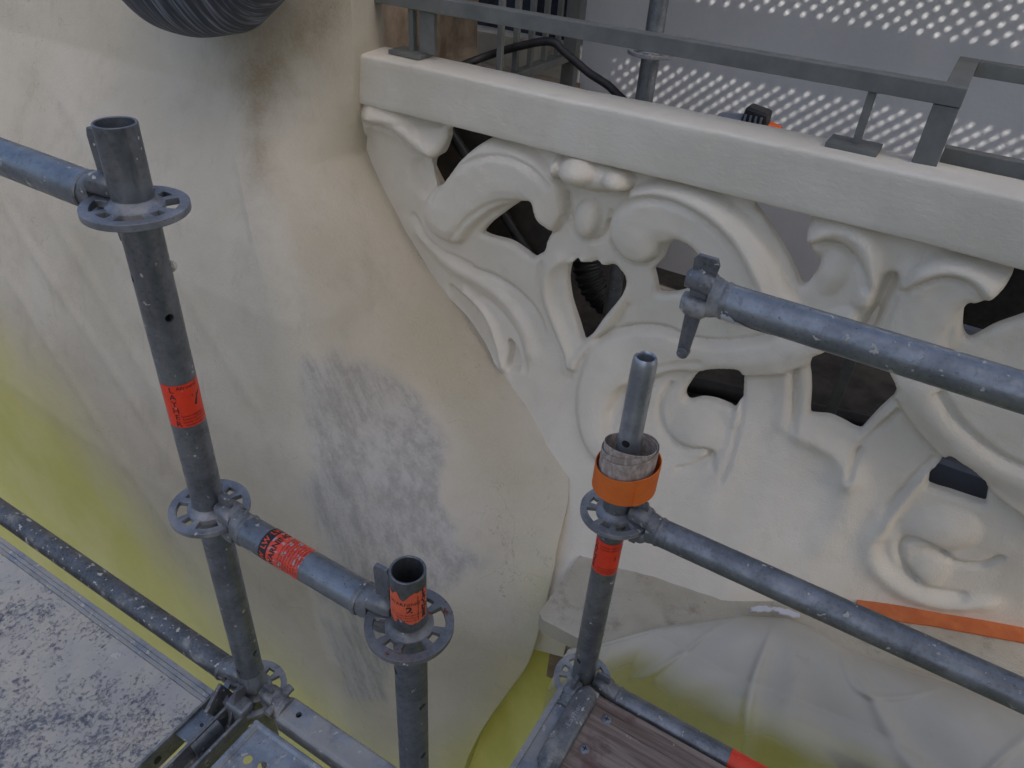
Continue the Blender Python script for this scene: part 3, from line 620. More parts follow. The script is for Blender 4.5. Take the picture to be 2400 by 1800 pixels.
# flaring stone pier
def build_pier():
    ns, nz = 330, 400
    ss = np.concatenate([np.linspace(0, .5, 40, endpoint=False), np.linspace(.5, 2, 220, endpoint=False), np.linspace(2, 3, ns - 260)])
    zz = np.concatenate([np.linspace(.6, -2.75, nz - 60, endpoint=False), np.linspace(-2.75, -6., 60)])
    P = np.zeros((nz, ns, 3))
    for i, z in enumerate(zz):
        P[i, :, :2] = pier_point(ss, np.full(ns, z)); P[i, :, 2] = z
    Q = P.reshape(-1, 3)
    S = np.tile(ss, nz); Z = Q[:, 2]
    a = np.where(S < 1, (S - 1) * 5.0, (S - 1) * .75)
    ch = {k: np.zeros(len(Q)) for k in range(5)}
    wob = vnoise(Q, 6.) * .05 + vnoise(Q, 17., 5) * .025
    for c, pts, soft, amt in STAINS_AND_GLOW:
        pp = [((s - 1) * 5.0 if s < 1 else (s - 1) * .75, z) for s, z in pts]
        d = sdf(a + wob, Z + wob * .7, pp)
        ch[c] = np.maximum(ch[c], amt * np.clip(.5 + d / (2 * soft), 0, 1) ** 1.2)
    rock = np.clip((Q[:, 1] - 1.72) / .10, 0, 1) * (Z > -.62) + np.clip((Q[:, 1] - 1.9) / .05, 0, 1)
    # slow hand-finished unevenness; raised edge of the repaired patch; rough bare patches
    nrm = np.stack([np.where(S > 1, .8, .2), np.where(S > 1, -.5, -.95), np.zeros(len(Q))], -1)
    disp = vnoise(Q, 3.2) * .007 + vnoise(Q, 9., 3) * .0025 + vnoise(Q, 33., 9) * .0007
    disp += ch[4] * .004 + ch[1] * vnoise(Q, 40., 2) * .0015 - np.clip(rock, 0, 1) * (.012 + .01 * vnoise(Q, 15., 4))
    fold = np.zeros(len(Q))
    for x0, z0, x1, z1 in ((-1.55, -1.02, -.30, -1.95), (-1.2, -.98, -.15, -2.0), (-1.5, -1.35, -.40, -2.3), (-.95, -.72, -.22, -1.3)):
        t = seg_dist(a, Z, [(x0, z0), (.5 * (x0 + x1) + .04, .5 * (z0 + z1)), (x1, z1)]); fold += np.exp(-(t / .022) ** 2)
    disp += fold * .006
    Q = Q + nrm * disp[:, None]
    me = bpy.data.meshes.new('stone_pier')
    idx = np.arange(nz * ns).reshape(nz, ns)
    F = np.stack([idx[:-1, :-1], idx[1:, :-1], idx[1:, 1:], idx[:-1, 1:]], -1).reshape(-1, 4)
    me.from_pydata(Q.tolist(), [], F.tolist()); me.update()
    me.polygons.foreach_set('use_smooth', [True] * len(me.polygons))
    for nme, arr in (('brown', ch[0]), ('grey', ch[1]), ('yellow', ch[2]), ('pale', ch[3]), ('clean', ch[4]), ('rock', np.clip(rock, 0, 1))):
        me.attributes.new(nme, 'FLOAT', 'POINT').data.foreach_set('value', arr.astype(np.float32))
    me.materials.append(M['pier'])
    o = bpy.data.objects.new('stone_pier', me); C.objects.link(o)
    return tag(o, 'big cream stained stone pier flaring down the left side behind the scaffold', 'pier')
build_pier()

# pierced, carved balustrade
def build_panel(parent):
    st = .005
    xs = np.arange(-1.66, 1.3, st); zs = np.arange(-1.80, -.575, st)
    X, Z = np.meshgrid(xs, zs, indexing='ij')
    hole = np.full(X.shape, -1e3)
    TH = .050
    for (sx, sz), pts in HOLES:
        sp = smooth_poly(pts, 2)
        bb = np.array(pts); x0, z0 = bb.min(0) - .12; x1, z1 = bb.max(0) + .12
        I = np.where((xs > x0) & (xs < x1))[0]; J = np.where((zs > z0) & (zs < z1))[0]
        sl = (slice(I[0], I[-1] + 1), slice(J[0], J[-1] + 1))
        for kk in np.linspace(0, 1, 6):
            hole[sl] = np.maximum(hole[sl], sdf(X[sl] + kk * sx * TH, Z[sl] + kk * sz * TH, sp))
    hole = np.maximum(hole, -.3)
    ez = np.array(PANEL_EDGE); o = np.argsort(ez[:, 1])
    xe = np.interp(Z, ez[o, 1], ez[o, 0])
    side = X - (xe - .06 - .10 * np.clip((-1.25 - Z) / .1, 0, 1))
    low = Z - np.where(X > -.42, -1.60, -1.78)
    sd = np.minimum(np.minimum(-hole, side), low)
    H = np.zeros(X.shape); reg = np.zeros(X.shape); add = np.zeros(X.shape); blob = np.zeros(X.shape)
    for e in RELIEF:
        k, pts = e[0], e[1]
        if k == 'blob':
            c = np.array(pts[0]); u = np.array(pts[1]) - c; v = np.array(pts[2]) - c
            A = np.linalg.inv(np.array([u, v]).T)
            dx, dz = X - c[0], Z - c[1]
            q = (A[0, 0] * dx + A[0, 1] * dz) ** 2 + (A[1, 0] * dx + A[1, 1] * dz) ** 2
            b = e[2] * np.clip(1 - q, 0, None) ** .55 if e[2] > .03 else e[2] * np.clip(1 - q / 1.2, 0, None) ** 1.1
            blob = np.maximum(blob, b)
        elif k == 'region':
            d = sdf(X, Z, smooth_poly(pts, 3)); t = np.clip((d + .006) / e[3], 0, 1); t = np.sqrt(1 - (1 - t) ** 2)
            roll = np.where(d > -.004, .10 * np.exp(-((d - .011) / .008) ** 2) + .25 * np.clip((d - .012) / .03, 0, 1), 0)
            reg = np.maximum(reg, 1.25 * e[2] * (t + roll))
        elif k == 'recess':
            d = sdf(X, Z, smooth_poly(pts, 3)); t = np.clip(d / e[3] + .5, 0, 1); add -= e[2] * t * t * (3 - 2 * t)
        else:
            d = seg_dist(X, Z, smooth_path(pts, 5)) / e[2]
            if k == 'ridge': add += 1.35 * e[3] * np.exp(-(d * 1.15) ** 2)
            else: add -= 1.4 * e[3] * np.exp(-(d * 1.3) ** 2)
    H = reg + add + blob
    # soften
    for _ in range(1):
        H[1:-1, 1:-1] = (H[1:-1, 1:-1] * 4 + H[:-2, 1:-1] + H[2:, 1:-1] + H[1:-1, :-2] + H[1:-1, 2:]) / 8
    r = .016; dh = np.clip(-hole, 0, r)
    H = H - (r - np.sqrt(r * r - (r - dh) ** 2)) * .8
    PP = np.stack([X.ravel(), Z.ravel(), np.zeros(X.size)], -1)
    H += (vnoise(PP, 11.) * .0035 + vnoise(PP, 34., 3) * .0012).reshape(X.shape)
    # under the coping the panel falls back a little
    H -= .012 * np.exp(-((Z + .60) / .03) ** 2)
    Yf = YB - flare(X, Z) - H
    Yb = YB + .030 - np.minimum(flare(X, Z), .33)
    V2, F = clip_grid(xs, zs, sd)
    V2 = np.array(V2)
    def samp(G):
        fx = np.clip((V2[:, 0] - xs[0]) / st, 0, len(xs) - 1.001); fz = np.clip((V2[:, 1] - zs[0]) / st, 0, len(zs) - 1.001)
        i = fx.astype(int); j = fz.astype(int); a = fx - i; b = fz - j
        return G[i, j] * (1 - a) * (1 - b) + G[i + 1, j] * a * (1 - b) + G[i, j + 1] * (1 - a) * b + G[i + 1, j + 1] * a * b
    yf = samp(Yf); yb = samp(Yb)
    n = len(V2)
    mb = MB()
    mb.v = [(x, y, z) for (x, z), y in zip(V2.tolist(), yf.tolist())] + [(x, y, z) for (x, z), y in zip(V2.tolist(), yb.tolist())]
    ed = set()
    for f in F:
        for a, b in zip(f, f[1:] + f[:1]): ed.add((a, b))
    fs = list(F) + [tuple(i + n for i in reversed(f)) for f in F]
    for a, b in ed:
        if (b, a) not in ed: fs.append((b, a, a + n, b + n))
    mb.f = fs
    return link('pierced_panel', mb, M['plaster'], parent, smooth=50)
bal = thing('stone_balustrade', (-.4, 1.75, -1.55), 'cream carved stone balustrade pierced with scrolls and a heart-shaped opening', 'balustrade')
build_panel(bal)
def coping(parent):
    xs = np.arange(-1.535, 1.6, .012)
    prof = [(1.668, -.606), (1.663, -.604), (1.661, -.600), (1.660, -.56), (1.660, -.52), (1.660, -.480), (1.662, -.475), (1.667, -.4725), (1.70, -.471), (1.75, -.470), (1.785, -.472), (1.792, -.48), (1.793, -.60), (1.70, -.612)]
    pr = []
    for i in range(len(prof)):
        a = prof[i]; b = prof[(i + 1) % len(prof)]
        m = max(1, int(math.hypot(a[0] - b[0], a[1] - b[1]) / .012))
        for k in range(m): pr.append((a[0] + (b[0] - a[0]) * k / m, a[1] + (b[1] - a[1]) * k / m))
    P = np.array([[(x, y, z) for (y, z) in pr] for x in xs]).reshape(-1, 3)
    d = vnoise(P, 4.) * .004 + vnoise(P, 14., 2) * .0018 + vnoise(P, 50., 7) * .0006
    P[:, 1] += d; P[:, 2] += vnoise(P, 3.5, 11) * .003 + vnoise(P, 22., 12) * .0010
    mb = MB(); mb.loft([q for q in P.reshape(len(xs), len(pr), 3).tolist()])
    return link('coping', mb, M['coping'], parent, smooth=50)
coping(bal)

# stone ledge at the foot of the balustrade
def grid_sheet(name, fn, nu, nv, mat, parent=None, thick=0, origin=None):
    mb = MB()
    for i in range(nu):
        for j in range(nv): mb.v.append(fn(i / (nu - 1), j / (nv - 1)))
    for i in range(nu - 1):
        for j in range(nv - 1): mb.f.append((i * nv + j, (i + 1) * nv + j, (i + 1) * nv + j + 1, i * nv + j + 1))
    o = link(name, mb, mat, parent, smooth=60, origin=origin)
    if thick:
        m = o.modifiers.new('t', 'SOLIDIFY'); m.thickness = thick
    return o
def nz(x, y, z=0.): return noise.noise(Vector((x, y, z)))
mb = MB()
V2, F = clip_grid(np.arange(-.60, 1.4, .02), np.arange(1.0, 2.0, .02), (lambda X, Y: np.minimum(X + .476, Y - 1.085 - .075 * np.clip((X + .34) / .12, 0, 1) - .04 * np.clip(X / .3, 0, 1)))(*np.meshgrid(np.arange(-.60, 1.4, .02), np.arange(1.0, 2.0, .02), indexing='ij')))
slab(mb, V2, F, -1.60, -1.55)
mb.v = [(x, y, z + (.004 * nz(x * 9, y * 9) + .0015 * nz(x * 40, y * 40) if z > -1.58 else 0)) for x, y, z in mb.v]
tag(link('stone_ledge', mb, M['ledge'], smooth=40, origin=(0, 1.3, -1.6)), 'worn beige stone ledge at the foot of the balustrade', 'ledge')
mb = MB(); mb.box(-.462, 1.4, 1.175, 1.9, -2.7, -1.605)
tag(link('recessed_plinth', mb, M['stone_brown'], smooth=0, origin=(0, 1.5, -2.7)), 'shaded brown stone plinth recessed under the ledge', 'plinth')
# orange waterproofing line along the joint
bx = [-.12, .02, .13, .24, .42, .60, .8, 1.0]; by = [1.40, 1.455, 1.52, 1.594, 1.681, 1.762, 1.84, 1.9]
mb = MB(); secs = []
for x in np.linspace(.205, 1.0, 240):
    y = float(np.interp(x, bx, by)); wv = .036 + .026 * max(0, min(1, (x - .25) / .35)) + .003 * nz(x * 14, 3) + .001 * nz(x * 60, 1)
    up = .006 * nz(x * 22, 7) + .004 * nz(x * 90, 2)
    secs.append([(x, y + .06, -1.552), (x, y - wv, -1.548), (x, y - wv, -1.5425), (x, y - .004, -1.5395), (x, y + .006 + up, -1.533), (x, y + .06, -1.533)])
mb.loft(secs)
tag(link('waterproofing_strip', mb, M['membrane'], smooth=50, origin=(.4, 1.6, -1.55)), 'ragged orange waterproofing strip along the joint under the balustrade', 'strip')

# yellow-green tarpaulin hung below the scaffold
def tarp(u, v):
    x = -.66 + 2.8 * u
    left = min(1, max(0, (-.34 - x) / .10)); back = .16 * left
    if v < .62:
        t = v / .62; y = 1.150 - .03 * math.sin(t * 1.57) - .27 * t ** 1.3 + back * .5 + .04 * max(0, min(1, x / .3)); z = -1.557 - 1.055 * t - .17 * left * (1 - t)
    else:
        t = (v - .62) / .38; y = .80 - 1.6 * t + back * .5 * (1 - t); z = -2.612 - .06 * t
    f = (.022 * math.sin(x * 13 + 2.2 * nz(x * 2, v * 3)) + .02 * nz(x * 5, v * 7, 2)) * min(1, v * 4)
    if v < .03: y += .004
    return (x, y - f, z + .4 * f)
tag(grid_sheet('yellow_tarpaulin', tarp, 220, 90, M['tarp'], origin=(0, .5, -2.6)), 'yellow-green tarpaulin hanging in folds below the scaffold', 'tarpaulin')
# milky plastic film over the ledge
FX = [-.36, -.30, -.20, -.05, .06, .14, .22, .35, .6, 1.0]; FY = [1.04, 1.10, 1.22, 1.36, 1.425, 1.43, 1.42, 1.44, 1.50, 1.55]
def film(u, v):
    x = -.36 + 1.5 * u; yt = float(np.interp(x, FX, FY))
    edge = 1.135 - .10 * max(0, min(1, (-.24 - x) / .12)) + .04 * max(0, min(1, x / .3))
    R_ = .09
    flat_ = max(.02, yt - edge - R_ * .55); L = flat_ + R_ * 1.35 + .95; s = v * L
    if s < flat_:
        y = yt - s; z = -1.528 + .055 * math.sin(math.pi * s / flat_) * min(1, flat_ * 4); tx = 0
    elif s < flat_ + R_ * 1.35:
        a = (s - flat_) / R_; y = yt - flat_ - R_ * math.sin(a); z = -1.528 - R_ * (1 - math.cos(a))
    else:
        q = s - flat_ - R_ * 1.35; y = yt - flat_ - R_ * math.sin(1.35) - q * math.cos(1.35) - .05 * q * q; z = -1.528 - R_ * (1 - math.cos(1.35)) - q * math.sin(1.35)
    dx_, dy_ = x - .03, 1.44 - y + .6 * max(0, -1.54 - z); rr_ = math.hypot(dx_, dy_); th = math.atan2(dx_, dy_ + .02)
    wr = .030 * nz(x * 3.2, v * 2.4, 4) * min(1, v * 2.5) + .009 * nz(x * 11, v * 6, 1)
    q = math.sin(7.5 * th + 1.2 * nz(th * 1.5, rr_ * 2.5, 3) + .6)
    wr += .020 * max(0, q) ** 14 * min(1, rr_ * 5) + .006 * math.sin(17 * th + 3 * nz(th, rr_ * 4)) * min(1, rr_ * 3)
    wr += .013 * math.exp(-((nz(x * 3.2 + v * 2, v * 2.2 - x, 8)) / .022) ** 2)
    k = min(1, v * 3)
    if v < .02: z -= .006
    return (x + .02 * nz(x * 5, v * 5, 9) * k, y - .8 * wr * k - .004, z + .9 * wr * k)
fo = grid_sheet('plastic_film', film, 380, 300, M['film'], origin=(.3, 1.1, -1.6))
tag(fo, 'crumpled milky plastic film draped over the ledge, lower right', 'plastic film')
# torn bits showing white
for i, (x, y, a, L) in enumerate(((.000, 1.40, .6, .030), (.055, 1.425, .25, .034), (.40, 1.42, -.5, .012), (.46, 1.50, .7, .02))):
    pts = []
    for k in range(22):
        t = 2 * math.pi * k / 22; rr = 1 + .55 * nz(k * .9, i * 7) + .35 * nz(k * 2.3, i * 3)
        px, py = L * math.cos(t) * rr, .28 * L * math.sin(t) * rr
        pts.append((x + px * math.cos(a) - py * math.sin(a), y + px * math.sin(a) + py * math.cos(a)))
    mb = MB(); slab(mb, pts, [tuple(range(22))], -1.5395 if x > .3 else -1.521, -1.5375 if x > .3 else -1.517)
    tag(link('plaster_flake', mb, M['dirty_white'], smooth=0, origin=(x, y, -1.54)), ['white paint flake at the torn peak of the plastic film', 'white paint flake beside the orange strip on the film', 'tiny white chip lying on the grey ledge', 'long white chip on the ledge near the right edge'][i], 'paint flake', 'white flakes on the ledge')

# ------------------------------------------------------------------ behind the balustrade
WY = 2.9
mb = MB()
V2, F = clip_grid(np.arange(-1.36, 2.0, .04), np.arange(-1.42, 1.2, .04), np.ones((len(np.arange(-1.36, 2.0, .04)), len(np.arange(-1.42, 1.2, .04)))))
n0 = len(V2)
DX0, DX1, DZ1 = .20, 1.2, -.98
xs = np.arange(-1.38, 2.0, .02); zs = np.arange(-1.44, 1.2, .02)
XX, ZZ = np.meshgrid(xs, zs, indexing='ij')
door = np.minimum(np.minimum(XX - DX0, DX1 - XX), DZ1 - ZZ)
V2, F = clip_grid(xs, zs, -door)
mb = MB()
mb.v = [(x, WY + .004 * nz(x * 5, z * 5) + .0015 * nz(x * 24, z * 24), z) for x, z in V2]
mb.f = list(F)
tag(link('house_wall', mb, M['wall'], smooth=60, origin=(.3, WY, -1.42)), 'grey-white rendered house wall with dots of light behind the balustrade', 'wall')
mb = MB(); mb.box(DX0 + .002, DX1 - .002, WY + .03, WY + .5, -1.44, DZ1 - .002)  # solid black box stands in for the shade inside the doorway
tag(link('doorway_shade_box', mb, M['black'], smooth=0, origin=(.7, 3.1, -1.44)), 'black box standing in for the shade inside the low doorway in the house wall behind the balustrade', 'doorway')
mb = MB(); mb.box(-1.75, 2.0, 1.86, WY - .002, -1.60, -1.44)
struct(link('terrace_floor', mb, M['floor_dark'], smooth=0))
# window and reveal left of the wall
win = thing('window', (-1.75, 2.95, -.9), 'dark window with bluish reflections behind the iron grille', 'window')
mb = MB(); mb.box(-2.6, -1.40, 2.98, 3.0, -.62, .9); link('pane', mb, M['glass'], win, 0)
mb = MB(); mb.box(-2.6, -1.385, 2.90, 3.05, -1.2, -.625); link('window_sill', mb, M['ledge'], win, 0, .004)
for x in (-2.05, -1.44):
    mb = MB(); mb.box(x - .025, x + .025, 2.945, 2.979, -.62, .9); link('window_frame', mb, M['grille_paint'], win, 0, .002)
mb = MB(); mb.box(-2.9, -1.37, 2.3, 2.897, -1.7, -.75)
tag(link('side_parapet', mb, M['stone_brown'], smooth=0, origin=(-2, 2.6, -1.7)), 'low brown stone parapet under the iron grille', 'parapet')

# handrail of grey painted flats
rail = thing('handrail', (-.7, 1.76, -.47), 'grey-green painted steel handrail fixed along the coping', 'handrail')
def flat(name, x0, x1, y0, y1, z0, z1, parent=rail, mat='rail_paint'):
    mb = MB(); mb.box(x0, x1, y0, y1, z0, z1); return link(name, mb, M[mat], parent, 0, .0015)
flat('top_rail', -1.75, -.003, 1.732, 1.772, -.352, -.316)
for x in (-1.345, -.168):
    flat('post', x - .008, x + .008, 1.742, 1.762, -.462, -.3535)
    flat('base_plate', x - .055, x + .05, 1.712, 1.786, -.470, -.4585)
flat('post', -1.318, -1.268, 1.744, 1.758, -.458, -.3535)
flat('corner_post', -.052, -.004, 1.735, 1.765, -.475, -.3535)
flat('return_rail', -.045, -.0045, 1.7735, 2.10, -.350, -.318)
flat('return_post', -.042, -.010, 2.062, 2.098, -1.44, -.3515)
flat('rear_rail', -.004, 1.5, 2.066, 2.098, -.350, -.318)
flat('lower_rail', -.003, 1.5, 1.842, 1.870, -.490, -.455)
flat('bracket', .075, .092, 1.842, 1.868, -.52, -.4905)

# iron grille closing the side of the terrace
gr = thing('iron_grille', (-1.12, 2.2, -.6), 'dark iron side grille of upright bars at the left end of the handrail', 'grille')
gx = lambda y: -1.17 - (y - 1.86) * .04
def gbar(name, ya, yb, za, zb, hw=.011):
    mb = MB(); xa, xb = gx(ya), gx(yb)
    mb.add([(xa - hw, ya, za), (xa + hw, ya, za), (xb + hw, yb, za), (xb - hw, yb, za), (xa - hw, ya, zb), (xa + hw, ya, zb), (xb + hw, yb, zb), (xb - hw, yb, zb)],
           [(0, 3, 2, 1), (4, 5, 6, 7), (0, 1, 5, 4), (1, 2, 6, 5), (2, 3, 7, 6), (3, 0, 4, 7)])
    return link(name, mb, M['rail_paint'], gr, 0, .001)
gbar('bottom_rail', 1.87, 2.42, -.555, -.53, .018)
gbar('top_rail', 1.87, 2.42, .25, .28, .018)
for k in range(5):
    y = 1.93 + k * .095; gbar('bar', y - .008, y + .008, -.529, .249, .008)
gbar('end_post', 2.405, 2.44, -1.43, .249 + .1, .024)

# black cable and dark hoses
mb = MB(); mb.path(smooth_path([(-1.32, 1.90, -.53), (-1.27, 2.0, -.500), (-1.148, 2.0, -.451), (-1.052, 2.0, -.425), (-1.005, 2.0, -.445), (-.924, 2.0, -.486), (-.841, 2.0, -.520), (-.78, 2.02, -.60), (-.74, 2.1, -.9), (-.70, 2.2, -1.43)], 8), .0115, 12)
tag(link('black_cable', mb, M['black'], origin=(-1, 2, -.5)), 'thick black cable arched through the grille behind the coping', 'cable')
mb = MB()
pts = smooth_path([(-.62, 2.30, -1.36), (-.72, 2.18, -1.30), (-.86, 2.14, -1.22), (-.93, 2.16, -1.1), (-.95, 2.3, -1.0), (-.96, 2.5, -1.0)], 26)
mb.path(pts, lambda i: .045 + .006 * (i % 4 < 2), 20)
tag(link('corrugated_hose', mb, M['black'], origin=(-.8, 2.2, -1.4)), 'black corrugated hose seen through the heart-shaped opening', 'hose')
for i, (a, b, lab) in enumerate((((-1.437, 1.86, -0.543), (-0.704, 1.86, -1.311), 'dark slanting pipe behind the left scroll openings'), ((-.75, 2.0, -1.40), (.1, 2.2, -1.40), 'black pipe lying on the terrace floor'))):
    mb = MB(); mb.pipe(a, b, .017 + .011 * i, None, 20); tag(link('drain_pipe', mb, M['black'], origin=a), lab, 'pipe')
mb = MB(); mb.add([(.20, 2.02, -1.44), (.95, 2.02, -1.44), (.95, 2.05, -1.44), (.20, 2.05, -1.44), (.20, 2.24, -1.02), (.95, 2.24, -1.02), (.95, 2.27, -1.02), (.20, 2.27, -1.02)],
       [(0, 3, 2, 1), (4, 5, 6, 7), (0, 1, 5, 4), (1, 2, 6, 5), (2, 3, 7, 6), (3, 0, 4, 7)])
tag(link('leaning_board', mb, M['grey_board'], smooth=0, bevel=.002, origin=(.5, 2.1, -1.44)), 'blue-grey board leaning behind the lower right opening', 'board')
mb = MB(); mb.add([(.12, 1.80, -1.70), (.75, 1.80, -1.70), (.75, 1.83, -1.70), (.12, 1.83, -1.70), (.12, 1.85, -1.22), (.75, 1.85, -1.22), (.75, 1.88, -1.22), (.12, 1.88, -1.22)],
       [(0, 3, 2, 1), (4, 5, 6, 7), (0, 1, 5, 4), (1, 2, 6, 5), (2, 3, 7, 6), (3, 0, 4, 7)])
tag(link('grey_panel', mb, M['grey_board'], smooth=0, bevel=.002, origin=(.4, 1.82, -1.7)), 'blue-grey sheet standing close behind the lower right opening', 'sheet')

mb = MB(); mb.box(-1.72, -.93, 1.925, 1.94, -1.44, -.66)  # added dark sheet standing in for shade behind the openings
tag(link('dark_backdrop', mb, M['floor_dark'], smooth=0, bevel=.002, origin=(-1.3, 1.93, -1.44)), 'dark grey-brown sheet added behind the upper left openings to darken them', 'board')

# power tool left behind the coping
tl = thing('power_tool', (-.44, 1.90, -.56), 'black and grey power tool with orange ring lying behind the coping', 'power tool')
mb = MB(); mb.pipe((-.515, 1.93, -.535), (-.45, 1.925, -.525), .034, None, 24); link('gear_head', mb, M['tool_grey'], tl, 35, .004)
mb = MB(); mb.box(-.462, -.395, 1.90, 1.955, -.55, -.468); mb.v = [(x + (.012 if z > -.5 and x < -.43 else 0), y, z - (x + .46) * .12) for x, y, z in mb.v]; link('body', mb, M['tool_black'], tl, 0, .006)
for k in range(4):
    mb = MB(); x = -.448 + k * .013; mb.box(x, x + .005, 1.897, 1.9005, -.535, -.485); link('vent', mb, M['tool_grey'], tl, 0)
mb = MB(); mb.pipe((-.392, 1.922, -.512), (-.362, 1.922, -.518), .017, None, 24); link('ring', mb, M['orange_plastic'], tl, 35, .002)
mb = MB(); mb.pipe((-.3625, 1.922, -.519), (-.35, 1.922, -.521), .012, None, 20); link('shaft', mb, M['tool_grey'], tl)
mb = MB(); mb.lathe((0, 0, 0), [(.0001, .03), (.006, .024), (.009, 0), (.0001, -.001)], 16); mb.xf(Matrix.Translation((-.35, 1.922, -.523)) @ Matrix.Rotation(math.radians(97), 4, 'Y')); link('tip', mb, M['red'], tl)

# perforated scaffold planks over the terrace: the sun comes through them as dots
pd = thing('perforated_deck', (0, 2.2, .1), 'perforated steel scaffold deck above the terrace, over the top edge of the view', 'scaffold deck')
def perforated(x0, x1, y0, y1, dx, dy, hx, hy, name):
    """rows of slots; every row is stepped sideways against the one before"""
    mb = MB(); ny = int(round((y1 - y0) / dy)); nx = int((x1 - x0) / dx) - 1; SH = -1.8
    for j in range(ny):
        ya = y0 + j * dy; yb_ = ya + dy; off = ((j % 2) * dx / 2 + SH * dy * j) % dx
        xe = x0 + off + nx * dx
        mb.add([(x0, ya, .1), (x0 + off, ya, .1), (x0 + off, yb_, .1), (x0, yb_, .1)], [(0, 1, 2, 3)])
        mb.add([(xe, ya, .1), (x1, ya, .1), (x1, yb_, .1), (xe, yb_, .1)], [(0, 1, 2, 3)])
        for i in range(nx):
            xa = x0 + off + i * dx; xb = xa + dx; cx, cy = (xa + xb) / 2, (ya + yb_) / 2
            hv = [(cx + hx * math.cos(math.radians(a)) + SH * hy * math.sin(math.radians(a)), cy + hy * math.sin(math.radians(a)), .1) for a in range(-135, 225, 30)]
            mb.add([(xa, ya, .1), (xb, ya, .1), (xb, yb_, .1), (xa, yb_, .1)] + hv,
                   [(0, 1, 7, 6, 5, 4), (1, 2, 10, 9, 8, 7), (2, 3, 13, 12, 11, 10), (3, 0, 4, 15, 14, 13)])
    return link(name, mb, M['plank'], pd, 0)
def plain(x0, x1, y0, y1): mb = MB(); mb.box(x0, x1, y0, y1, .098, .1); link('plank', mb, M['plank'], pd, 0)
plain(-1.8, 2.15, 1.98, 2.43)
plain(.95, 2.15, 1.40, 1.979)  # unseen plank added to keep stray sun off the terrace floor
perforated(-1.8, 2.15, 2.43, 2.538, .053, .012, .0085, .0040, 'perforated_plank')
plain(-1.8, 2.15, 2.538, 2.65)
perforated(-1.8, 2.15, 2.65, 2.89, .053, .012, .0085, .0040, 'perforated_plank')

# lead-covered ornament at the top
def lead_orn():
    mb = MB(); nu, nv = 260, 60
    cx, cy, cz = -1.675, 1.33, -.150; rx, ry, rz = .335, .20, .262
    secs = []
    for j in range(nv):
        ph = -math.pi / 2 + (math.pi * .62) * j / (nv - 1) + .001
        row = []
        for i in range(nu):
            th = 2 * math.pi * i / nu
            x = math.cos(ph) * math.cos(th); y = math.cos(ph) * math.sin(th); z = math.sin(ph)
            k = 1 + .05 * nz(x * 2.2, y * 2.2, z * 2) - .09 * max(0, -x - .35) * (z < 0)
            row.append((cx + rx * x * k, cy + ry * y * k, cz + rz * z * k))
        secs.append(row)
    mb.loft(secs)
    return tag(link('lead_ornament', mb, M['lead'], smooth=60, origin=(cx, cy, cz)), 'dark ribbed lead-covered ornament hanging over the pier at the top', 'ornament')
lead_orn()

# ------------------------------------------------------------------ scaffold parts
RO, RI = .02415, .0208
def rosette_mesh():
    mb = MB(); R0, R1, R2, R3 = .0235, .0335, .0495, .0615
    A = []
    br = []
    for q in range(4):
        c = q * 90
        br += [(c, 10.5, .0345, .047), (c + 45, 20.5, .0335, .0495)]
    angs = sorted(set([a for c, h, _, _ in br for a in (c - h, c + h)] + list(np.arange(-10.5, 349.4, 5.0))))
    aa = []
    for a in angs:
        if not aa or a - aa[-1] > 1.2 or any(abs(a - (c + s * h)) < 1e-6 for c, h, _, _ in br for s in (-1, 1)): aa.append(a)
    n = len(aa); rr = [R0, .0335, .0345, .047, .0495, .0580, R3]
    V = []; F = []
    for a in aa:
        for r in rr:
            k = 0
            V.append((r * math.cos(math.radians(a)), r * math.sin(math.radians(a))))
    m = len(rr)
    for i in range(n):
        mid = (aa[i] + (aa[(i + 1) % n] if i < n - 1 else 349.5)) / 2
        for j in range(m - 1):
            rm = (rr[j] + rr[j + 1]) / 2; hole = False
            for c, h, ra, rb in br:
                d = (mid - c + 180) % 360 - 180
                if abs(d) < h and ra < rm < rb: hole = True
            if not hole:
                k = (i + 1) % n
                F.append((i * m + j, i * m + j + 1, k * m + j + 1, k * m + j))
    slab(mb, V, F, -.0045, .0045)
    return mb
ROS = rosette_mesh()
def rosette(parent, x, y, z, mat='rosette', rot=0.):
    mb = MB(); mb.v = list(ROS.v); mb.f = list(ROS.f)
    mb.xf(Matrix.Translation((x, y, z)) @ Matrix.Rotation(rot, 4, 'Z'))
    o = link('rosette', mb, M[mat], parent, 30, .0009)
    mb = MB(); mb.lathe((x, y, z), [(.0243, .014), (.0255, .0105), (.029, .0066), (.033, .0048), (.033, .0044)]); mb.lathe((x, y, z), [(.033, -.0046), (.029, -.0066), (.0255, -.0105), (.0243, -.014)])
    link('weld', mb, M[mat], o, 60)
    return o
def cyl_cut(x, y, z, ang, r=.0058, depth=.04, through=False):
    mb = MB(); d = Vector((math.cos(ang), math.sin(ang), 0)); c = Vector((x, y, z))
    mb.pipe(c + d * (-depth if through else .008), c + d * depth, r, None, 20); return mb
def standard(x, y, ztop, zbot, label, holes=(), mat='steel'):
    t = thing('scaffold_standard', (x, y, zbot), label, 'scaffold pole', 'upright scaffold poles')
    mb = MB(); mb.pipe((x, y, zbot), (x, y, ztop), RO, RI, 56); tb = link('tube', mb, M[mat], t, 40)
    if holes: cut(tb, [cyl_cut(x, y, z, math.radians(a)) for z, a in holes])
    return t
def sect(hw, z0, z1, x, n=20, p=4.):
    out = []
    for i in range(n):
        a = 2 * math.pi * i / n; c, s = math.cos(a), math.sin(a)
        rr = (abs(c) ** p + abs(s) ** p) ** (-1 / p)
        out.append((x, hw * c * rr, (z0 + z1) / 2 + (z1 - z0) / 2 * s * rr))
    return out
